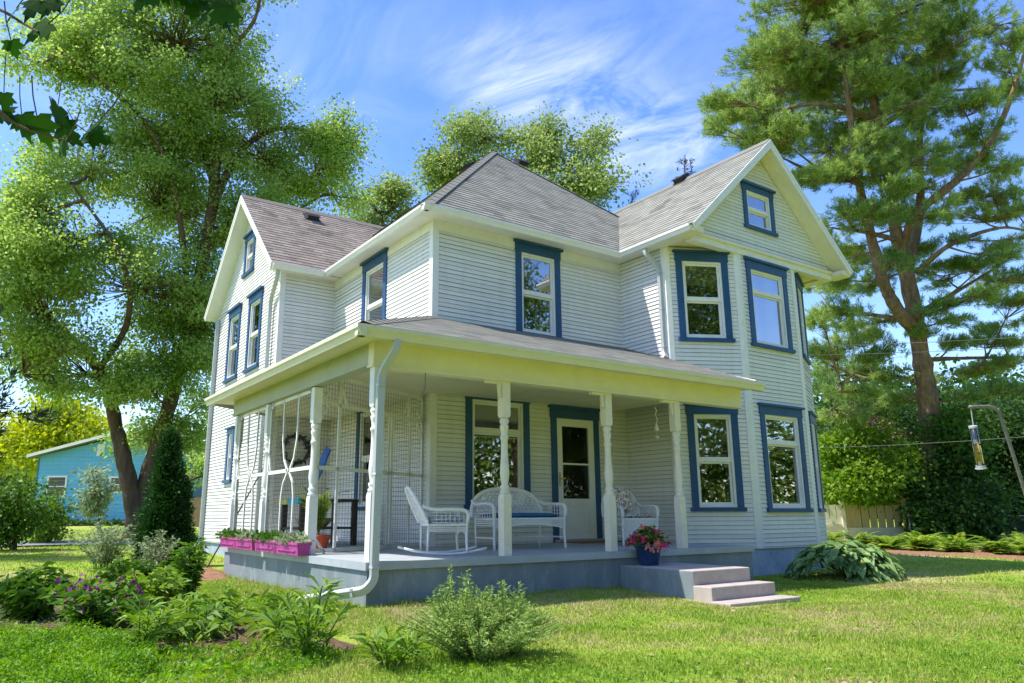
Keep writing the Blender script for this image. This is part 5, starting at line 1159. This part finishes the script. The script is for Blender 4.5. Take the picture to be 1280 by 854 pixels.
TL.append(trunk_tube(t, [tuple(at(-60, 20, 2.7)), tuple(at(-10, 10, 2.6)), tuple(at(30, 30, 2.55)), tuple(at(48, 40, 2.5))], .007, .003, 5))
lo = [((-8.4, -7.0, 7), (3, 3, 2.0)), ((-9.8, -8, 6), (2.4, 2.4, 1.6)), ((-7.2, -9, 6.5), (2.4, 2.4, 1.5)), ((-10, -5.6, 6.2), (2., 2., 1.4))]
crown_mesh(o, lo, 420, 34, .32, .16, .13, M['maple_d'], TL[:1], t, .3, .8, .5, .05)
t.build('trunk', M['bark'], o)
def maple_leaf(p, size, dr, nr):
    d = unit(np.array(dr, float)); nr = np.array(nr, float); s = unit(np.cross(d, nr)); nn = np.cross(s, d)
    out = [(0, -.02), (.13, -.10), (.44, -.06), (.35, .10), (.56, .34), (.36, .36), (.33, .48), (.20, .44), (.22, .70), (.10, .72), (0, 1.), (-.10, .72), (-.22, .70), (-.20, .44), (-.33, .48), (-.36, .36), (-.56, .34), (-.35, .10), (-.44, -.06), (-.13, -.10)]
    return [p+size*(s*x+d*y-nn*.12*(x*x)*2-nn*.25*y*y) for x, y in out]
c = MB(); sites = [(45, 38, 2.5, .115), (40, 10, 2.55, .10), (12, 18, 2.5, .09), (18, 62, 2.6, .07), (60, 8, 2.6, .09), (5, 130, 2.5, .08), (8, 145, 2.5, .09), (30, 158, 2.5, .10), (52, 165, 2.5, .12), (70, 150, 2.5, .12), (85, 168, 2.5, .11), (110, 160, 2.5, .13), (100, 178, 2.6, .10), (75, 185, 2.5, .09), (125, 172, 2.6, .09),
     (175, 0, 2.7, .10), (195, -8, 2.75, .12), (225, -4, 2.75, .13), (218, 12, 2.7, .11), (250, -6, 2.75, .13), (240, 8, 2.75, .12), (265, 4, 2.75, .13), (278, 16, 2.7, .13), (290, -2, 2.75, .12), (255, 22, 2.7, .09), (285, 30, 2.75, .09), (165, -10, 2.7, .08), (205, -16, 2.75, .12), (270, -14, 2.8, .13), (235, -20, 2.8, .13)]
tv = -FW
for u, v, d_, s_ in sites:
    p = at(u, v, d_); dr = RT*rng.normal()*.7-UP*rng.uniform(.4, 1)+FW*rng.normal()*.5; nr = unit(tv*.7+ZZ*.5+rng.normal(size=3)*.35)
    c.poly(maple_leaf(p-unit(dr)*s_*.4, s_, dr, nr))
    q = p-unit(dr)*s_*.4; 
    c.cur = 1; c.tube([q, q-unit(dr)*.05+ZZ*.02, q-unit(dr)*.08+ZZ*.06], .0022, 4, False); c.cur = 0
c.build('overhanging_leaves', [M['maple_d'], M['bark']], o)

b = G((-8.6, 5.2)); b2_ = lambda x, y, z: np.array([x, y, z])
simple_tree('yard_maple_tree', 'maple outside the view whose shade dapples the side garden', 'tree', b, [[b, b2_(-8.5, 5.1, 3), b2_(-8, 4.9, 6), b2_(-7.6, 4.6, 9)]],
    [(b2_(-8.6, 4.2, 8.6), (2.2, 2.0, 1.4)), (b2_(-9.6, 6.0, 8.2), (2.2, 2.0, 1.4)), (b2_(-9.2, 4.6, 10.2), (1.8, 1.8, 1.2)), (b2_(-10, 4, 7.6), (2, 2, 1.4))], 170, 26, .30, .16, .12, 'maple', r0=.28, r1=.08, lr=.05)
# trees on the far side of the street, seen mirrored in the windows
def copy_tree(o, loc, rz, label, s=1.):
    c = o.copy(); COL.objects.link(c); c.location = loc; c.rotation_euler = (0, 0, rz); c.scale = (s, s, s); c['label'] = label
    for ch in o.children:
        d = ch.copy(); COL.objects.link(d); d.parent = c; d.matrix_parent_inverse = ch.matrix_parent_inverse.copy()
    return c
b = np.array([24., -24., 0.])
ms = simple_tree('street_tree', 'street tree mirrored in the bay windows', 'tree', b, [[b, b+[0, 0, 6], b+[.6, 0, 15]], [b+[0, 0, 5.5], b+[3, 1, 11]], [b+[0, 0, 5.5], b+[-3, -1, 11]]],
    [(b+[0, 0, 16], (4.5, 4.5, 3.5)), (b+[3.5, 2, 12], (4.5, 4.5, 3.5)), (b+[-3.5, -2, 12], (4.5, 4.5, 3.5)), (b+[1, 4, 9.5], (4, 4, 3)), (b+[-1, -4, 9], (4, 4, 3)), (b+[4, -2, 7.5], (3.5, 3.5, 2.4)), (b+[-4, 2, 7.5], (3.5, 3.5, 2.4))], 1300, 36, .5, .24, .17, 'street_leaf', group='trees across the street', lr=.06, r0=.4, r1=.08)
for i, (x, y, rz, lb) in enumerate(((13, -27, 1, 'street tree mirrored in the wide porch window'), (19, -34, 3, 'street tree mirrored beside the porch post'), (4, -30, 4, 'street tree behind the photographer'))): copy_tree(ms, (x, y, 0), rz, lb, 1.0+.07*(i % 3))
def hedge_mass(label, pts, n, mat, size, h):
    P = np.array(pts, float); k = rng.integers(0, len(P)-1, n); t_ = rng.uniform(0, 1, (n, 1)); q = P[k]*(1-t_)+P[k+1]*t_
    C2 = np.concatenate([q+rng.normal(size=(n, 2))*.8, (rng.uniform(0, 1, (n, 1))**.8)*h*(.75+.25*np.sin(q[:, :1]*.9+q[:, 1:]*.7))], 1)
    C2 = (C2[:, None, :]+rng.normal(size=(n, 10, 3))*size*1.3).reshape(-1, 3); o = np_mesh('distant_trees', leaf_quads(C2, rng.normal(size=C2.shape), size, size*.7), 4, M[mat]); tag(o, label, 'trees', None, 'stuff')
hedge_mass('shrubs and trees along the far side of the street', [(-20, -46), (10, -46), (35, -44), (56, -28), (62, -8)], 7000, 'street_leaf', .5, 13.)

# ==================================================================== NEIGHBOURS, FENCES, FEEDER, CABLES
D = 40; O = at(38, 655, D); O[2] = .5
bh = thing('blue_house', 'turquoise clapboard bungalow with white trimmed gable beyond the driveway', 'house', O)
fr = Frame(O, HR, ZZ, -HF); Wd, Hh, PKH = 8.0, 3.75, 4.72
def simple_window(fr, u0, u1, z0, z1, parent, mt='trim', sill=True):
    c = MB(); w = .09
    c.fbox(fr, u0, u0+w, z0, z1, 0, .05); c.fbox(fr, u1-w, u1, z0, z1, 0, .05); c.fbox(fr, u0+w, u1-w, z0, z0+w, 0, .05); c.fbox(fr, u0+w, u1-w, z1-w, z1, 0, .05)
    c.fbox(fr, u0+w, u1-w, (z0+z1)/2-.025, (z0+z1)/2+.025, 0, .04)
    o = c.build('window', M[mt], parent); c = MB(); c.poly([fr(u0+w, z0+w, .022), fr(u1-w, z0+w, .022), fr(u1-w, z1-w, .022), fr(u0+w, z1-w, .022)]); c.build('pane', M['glass_d'], o)
    c = MB(); c.poly([fr(u0+w, z0+w, .018), fr(u1-w, z0+w, .018), fr(u1-w, z1-w, .018), fr(u0+w, z1-w, .018)]); c.build('dark_room', M['dark'], o)
mb = courses(MB(), fr, [(0, -.3), (Wd, -.3), (Wd, Hh), (Wd/2, PKH), (0, Hh)], .21, .02); mb.build('wall', M['teal_siding'], bh)
mb = MB()
for u in (0, Wd): mb.poly([fr(u, -.3, 0), fr(u, -.3, -12), fr(u, Hh, -12), fr(u, Hh, 0)])
mb.poly([fr(0, -.3, -12), fr(Wd, -.3, -12), fr(Wd, Hh, -12), fr(0, Hh, -12)]); mb.build('wall', M['teal_siding'], bh)
for sgn in (0, 1):
    e0 = fr(-.4 if sgn == 0 else Wd+.4, Hh-.10, .45); r0 = fr(Wd/2, PKH+.09, .45); c = MB(); c.prism([e0, r0, r0+ZZ*.14, e0+ZZ*.14], HF*12.5); c.build('roof', M['shingle_b'], bh)
    c = MB(); c.prism([e0-HF*.03, r0-HF*.03, r0-HF*.03+ZZ*.16, e0-HF*.03+ZZ*.16], HF*.028); c.build('barge_board', M['trim'], bh)
simple_window(fr, .62, 1.70, 1.55, 2.70, bh); simple_window(fr, 4.0, 4.95, 1.75, 2.65, bh)
c = MB(); c.fbox(fr, 1.85, 2.6, -.02, .30, 0, .03); o = c.build('basement_window', M['dark'], bh)
c = MB(); c.fbox(fr, 3.15, 3.55, 3.75, 4.4, 0, .05)
for k in range(6): c.fbox(fr, 3.2, 3.5, 3.8+k*.1, 3.84+k*.1, .05, .07)
c.build('gable_vent', M['trim'], bh)
c = MB(); c.fbox(fr, .0, .08, -.3, Hh-.1, .0, .03); c.build('corner_board', M['teal_siding'], bh)
cb = rng.uniform(0, 1, 2600)[:, None]; 
C_ = O+HR*(1.2+cb*6)-HF*(.3+rng.uniform(0, .7, (2600, 1)))+ZZ*rng.uniform(-.25, .30, (2600, 1))
o = thing('low_hedge', 'dark low hedge along the base of the blue house', 'hedge', O+HR*4); foliage('foliage', M['shrub_d'], o, C_, rng.normal(size=(2600, 3)), .22, .13)
# beige house and cedar fence
D = 52; O = at(205, 652, D); O[2] = .6
b2 = thing('beige_house', 'low beige house with brown roof showing past the wing', 'house', O); fr = Frame(O, HR, ZZ, -HF)
mb = courses(MB(), fr, [(0, -.3), (9, -.3), (9, 2.4), (0, 2.4)], .2, .02); mb.build('wall', M['beige'], b2)
mb = MB(); mb.poly([fr(0, -.3, 0), fr(0, -.3, -8), fr(0, 2.4, -8), fr(0, 2.4, 0)]); mb.poly([fr(9, -.3, 0), fr(9, -.3, -8), fr(9, 2.4, -8), fr(9, 2.4, 0)]); mb.poly([fr(0, -.3, -8), fr(9, -.3, -8), fr(9, 2.4, -8), fr(0, 2.4, -8)]); mb.build('wall', M['beige'], b2)
mb = MB(); mb.prism([fr(-.4, 2.35, .5), fr(-.4, 3.7, -4), fr(-.4, 2.35, -8.5)], HR*9.8); mb.build('roof', M['shingle_b'], b2)
simple_window(fr, 1.1, 2.2, 1.2, 2.15, b2); simple_window(fr, 2.4, 3.4, 1.2, 2.15, b2)
D = 40; O = at(212, 657, D); O[2] = .45; fr = Frame(O, HR, ZZ, -HF); o = thing('cedar_fence', 'brown cedar board fence in front of the beige house', 'fence', O)
c = MB()
for k in range(20): c.fbox(fr, k*.15, k*.15+.145, -.1, 1.55+.02*rng.normal(), 0, .02)
c.build('boards', M['cedar'], o)
for k in (0, 2.4): c = MB(); c.fbox(fr, k, k+.1, -.1, 1.6, -.12, -.02); c.build('post', M['cedar'], o)
# cream board fence, two sections
D = 25; g0 = at(1058, 676, D); g1 = at(1134, 676, D); O = g0.copy(); O[2] = float(ground_z(O[0], O[1])); U = unit(g1-g0)*np.array([1, 1, 0]); U = unit(U); fr = Frame(O, U, ZZ, np.cross(U, ZZ)); Lf = float(np.dot(g1-g0, U))
o = thing('board_fence', 'weathered cream board fence below the overhanging light green shrub', 'fence', O)
c = MB(); k = 0
while k*.27 < Lf-.2: c.fbox(fr, .06+k*.27, .06+k*.27+.235, .36, 1.10+.012*rng.normal(), 0, .022); k += 1
c.build('boards', M['fence_w'], o)
c = MB(); c.fbox(fr, 0, Lf, .02, .34, 0, .03); c.fbox(fr, 0, Lf, .30, .37, .03, .06); c.build('kick_board', M['fence_l'], o)
c = MB(); c.fbox(fr, Lf-.03, Lf+.10, 0, 1.32, -.05, .06); c.fbox(fr, Lf-.35, Lf+.10, 1.20, 1.30, -.03, .04); c.build('post', M['fence_w'], o)
o = thing('gate_panel', 'paler cream fence panel against the bay end of the board fence', 'fence', fr(-.5, 0, 0))
c = MB(); c.fbox(fr, -.95, -.02, .0, .42, .02, .05); c.fbox(fr, -.95, -.02, .42, .50, .02, .09)
for k in range(4): c.fbox(fr, -.95+k*.235, -.95+k*.235+.21, .50, 1.12, .02, .045)
c.build('boards', M['fence_l'], o)
c = MB(); c.fbox(fr, -.10, .0, 0, 1.22, .05, .13); c.build('post', M['fence_l'], o)
# chain link fence
D = 24; P0, P1 = at(1136, 676, D), at(1330, 676, D); z0 = .18; o = thing('chain_link_fence', 'galvanised chain link fence behind the fern border', 'fence', P0)
P0[2] = P1[2] = z0; c = MB(); c.tube([P0+ZZ*.78, P1+ZZ*.74], .013, 6); c.build('top_rail', M['steel'], o)
for t_ in (.02, .37, .52, .98): c = MB(); q = P0+(P1-P0)*t_; c.tube([q-ZZ*.2, q+ZZ*.86], .022, 8); c.build('post', M['iron'], o)
c = MB(); n = 64
for k in range(n):
    a_, b_ = P0+(P1-P0)*k/n, P0+(P1-P0)*min(1, (k+9)/n); c.bar(a_+ZZ*.0, b_+ZZ*.76, .0035, .0035); c.bar(a_+ZZ*.76, b_+ZZ*.0, .0035, .0035)
c.build('link_mesh', M['iron'], o)
# bird feeder on its pole
pole = thing('feeder_pole', 'bent steel shepherd pole holding the bird feeder', 'pole', (5.2, -4.4, 0))
c = MB(); c.tube(arc([(5.10, -4.42, -.1), (4.86, -4.43, .6), (4.61, -4.44, 1.29), (4.365, -4.44, 1.93), (4.325, -4.425, 2.005), (4.26, -4.39, 2.03), (4.09, -4.30, 2.025)], 6), .0165, 10); c.build('bent_tube', M['iron'], pole, True)
c = MB(); c.tube([(4.10, -4.305, 2.02), (4.115, -4.30, 1.98), (4.125, -4.295, 1.86)], .005, 6); c.build('hook', M['steel'], pole)
fd = thing('bird_feeder', 'clear tube bird feeder half full of seed', 'bird feeder', (4.19, -4.27, 1.47)); ax = np.array([.085, .02, -.37]); tp = np.array([4.125, -4.29, 1.845])
seg = lambda a_, b_, r, n=14: MB().tube([tp+ax*a_, tp+ax*b_], r, n)
seg(.0, .97, .031).build('tube', M['clearp'], fd, True); seg(.40, .97, .0285).build('seed', M['seed'], fd, True)
m = MB(); m.tube([tp-ax*.02, tp+ax*.03], .036, 14); m.tube([tp-ax*.02, tp-ax*.03], [.03, .01], 14); m.build('cap', M['steel'], fd)
m = MB(); m.tube([tp+ax*.96, tp+ax*1.02], .040, 14); m.tube([tp+ax*1.02, tp+ax*1.04], .048, 14); m.build('base', M['steel'], fd)
for t_, s_ in ((.45, 1), (.66, -1), (.94, 1)):
    m = MB(); q = tp+ax*t_; dr = HR*.055; m.tube([q-dr, q+dr], .004, 5); m.tube([q-HF*.034+HR*.01*s_, q-HF*.0+HR*.01*s_], .008, 8); m.build('perch', M['black'], fd)
# overhead cables
for a_, b_, lb in (((11.2, 5.5, 5.30), (22.5, -9.5, 5.6), 'highest overhead cable crossing in front of the pine'), ((11.2, 8.5, 5.6), (26., -9, 5.7), 'thin middle overhead cable crossing the pine trunk'), ((11.2, 6.5, 2.70), (21., -9., 3.75), 'lowest cable running from the bay towards the feeder')):
    a_, b_ = np.array(a_), np.array(b_); P = [a_+(b_-a_)*t_-ZZ*.5*4*t_*(1-t_) for t_ in np.linspace(0, 1, 14)]; c = MB(); c.tube(P, .0065, 5); o = c.build('overhead_cable', M['cable']); tag(o, lb, 'cable', 'overhead cables')

# ==================================================================== SKY, SUN, CAMERA
SUN = unit(np.array([-.54, .25, 1.0]))
CLOUDS = [(1.037, 1.255, .36, .34), (1.442, 1.349, .40, .45), (.917, 1.254, .25, .2), (.45, 1.75, .6, .15)]   # where the wisps drift: (x/z, y/z, spread, amount)
w = bpy.data.worlds.new('World'); scene.world = w; w.use_nodes = True; nt = w.node_tree; nt.nodes.clear()
out = nt.nodes.new('ShaderNodeOutputWorld'); bg = N(nt, 'ShaderNodeBackground', Strength=.15)
sky = nt.nodes.new('ShaderNodeTexSky'); sky.sky_type = 'NISHITA'; sky.sun_disc = False; sky.sun_elevation = math.asin(SUN[2]); sky.sun_rotation = math.atan2(SUN[0], SUN[1]); sky.air_density = 1.0; sky.dust_density = .4; sky.ozone_density = 2.0
tc = nt.nodes.new('ShaderNodeTexCoord'); sp = nt.nodes.new('ShaderNodeSeparateXYZ'); L(nt, tc, 'Generated', sp, 'Vector')
mz = N(nt, 'ShaderNodeMath', operation='MAXIMUM'); L(nt, sp, 'Z', mz, 0); mz.inputs[1].default_value = .06
dx = N(nt, 'ShaderNodeMath', operation='DIVIDE'); L(nt, sp, 'X', dx, 0); L(nt, mz, 'Value', dx, 1)
dy = N(nt, 'ShaderNodeMath', operation='DIVIDE'); L(nt, sp, 'Y', dy, 0); L(nt, mz, 'Value', dy, 1)
cb = nt.nodes.new('ShaderNodeCombineXYZ'); L(nt, dx, 'Value', cb, 'X'); L(nt, dy, 'Value', cb, 'Y')
mp = N(nt, 'ShaderNodeMapping'); mp.inputs['Rotation'].default_value = (0, 0, R(25)); mp.inputs['Scale'].default_value = (1.9, 1.1, 1); mp.inputs['Location'].default_value = (.4, 1.1, 0); L(nt, cb, 'Vector', mp, 'Vector')
n1 = N(nt, 'ShaderNodeTexNoise', Scale=1.7, Detail=10., Roughness=.64, Distortion=1.5); L(nt, mp, 'Vector', n1, 'Vector')
n2 = N(nt, 'ShaderNodeTexNoise', Scale=.9, Detail=3.); L(nt, cb, 'Vector', n2, 'Vector')
r1 = ramp(nt, [(.40, (0, 0, 0)), (.78, (1, 1, 1))]); L(nt, n1, 'Fac', r1, 'Fac')
r2 = ramp(nt, [(.40, (.0,)*3), (.70, (.12,)*3)]); L(nt, n2, 'Fac', r2, 'Fac'); last = r2
for (px_, py_, rad_, amt_) in CLOUDS:
    vd = N(nt, 'ShaderNodeVectorMath', operation='DISTANCE'); L(nt, cb, 'Vector', vd, 0); vd.inputs[1].default_value = (px_, py_, 0)
    mr = N(nt, 'ShaderNodeMapRange', interpolation_type='SMOOTHSTEP'); L(nt, vd, 'Value', mr, 'Value'); mr.inputs['From Min'].default_value = rad_*.2; mr.inputs['From Max'].default_value = rad_; mr.inputs['To Min'].default_value = amt_; mr.inputs['To Max'].default_value = 0.
    ad = N(nt, 'ShaderNodeMath', operation='ADD'); L(nt, last, 0, ad, 0); L(nt, mr, 'Result', ad, 1); last = ad
mu = N(nt, 'ShaderNodeMath', operation='MULTIPLY'); L(nt, r1, 'Color', mu, 0); L(nt, last, 0, mu, 1)
hs = N(nt, 'ShaderNodeHueSaturation', Hue=.514, Saturation=1.24, Value=.84); L(nt, sky, 'Color', hs, 'Color')
mx = N(nt, 'ShaderNodeMixRGB'); L(nt, mu, 'Value', mx, 'Fac'); L(nt, hs, 'Color', mx, 'Color1'); mx.inputs['Color2'].default_value = (5.2, 5.2, 5.6, 1)
L(nt, mx, 'Color', bg, 'Color'); L(nt, bg, 'Background', out, 'Surface')
sl = bpy.data.lights.new('sun', 'SUN'); sl.energy = 2.8; sl.angle = R(.5); sl.color = (1., .95, .86)
so = bpy.data.objects.new('sun', sl); COL.objects.link(so); so.rotation_mode = 'QUATERNION'; so.rotation_quaternion = Vector((-SUN).tolist()).to_track_quat('-Z', 'Y')
cam = bpy.data.cameras.new('camera'); co = bpy.data.objects.new('camera', cam); COL.objects.link(co)
cam.sensor_width = 36.; cam.lens = F/1280*36; cam.shift_x = 24.6/1280; cam.shift_y = .3/1280; cam.clip_start = .05; cam.clip_end = 2000
from mathutils import Matrix
m = Matrix.Identity(4)
for i in range(3): m[i][0], m[i][1], m[i][2], m[i][3] = RT[i], UP[i], -FW[i], CAM[i]
co.matrix_world = m; scene.camera = co
scene.view_settings.view_transform = 'Standard'; scene.view_settings.look = 'None'; scene.view_settings.gamma = 1; scene.view_settings.exposure = 1.42; scene.view_settings.use_curve_mapping = False
scene.render.engine = 'CYCLES'; scene.cycles.max_bounces = 6; scene.cycles.diffuse_bounces = 3; scene.cycles.glossy_bounces = 3; scene.cycles.transparent_max_bounces = 12; scene.cycles.transmission_bounces = 3
scene.cycles.use_denoising = True; scene.cycles.caustics_reflective = False; scene.cycles.caustics_refractive = False
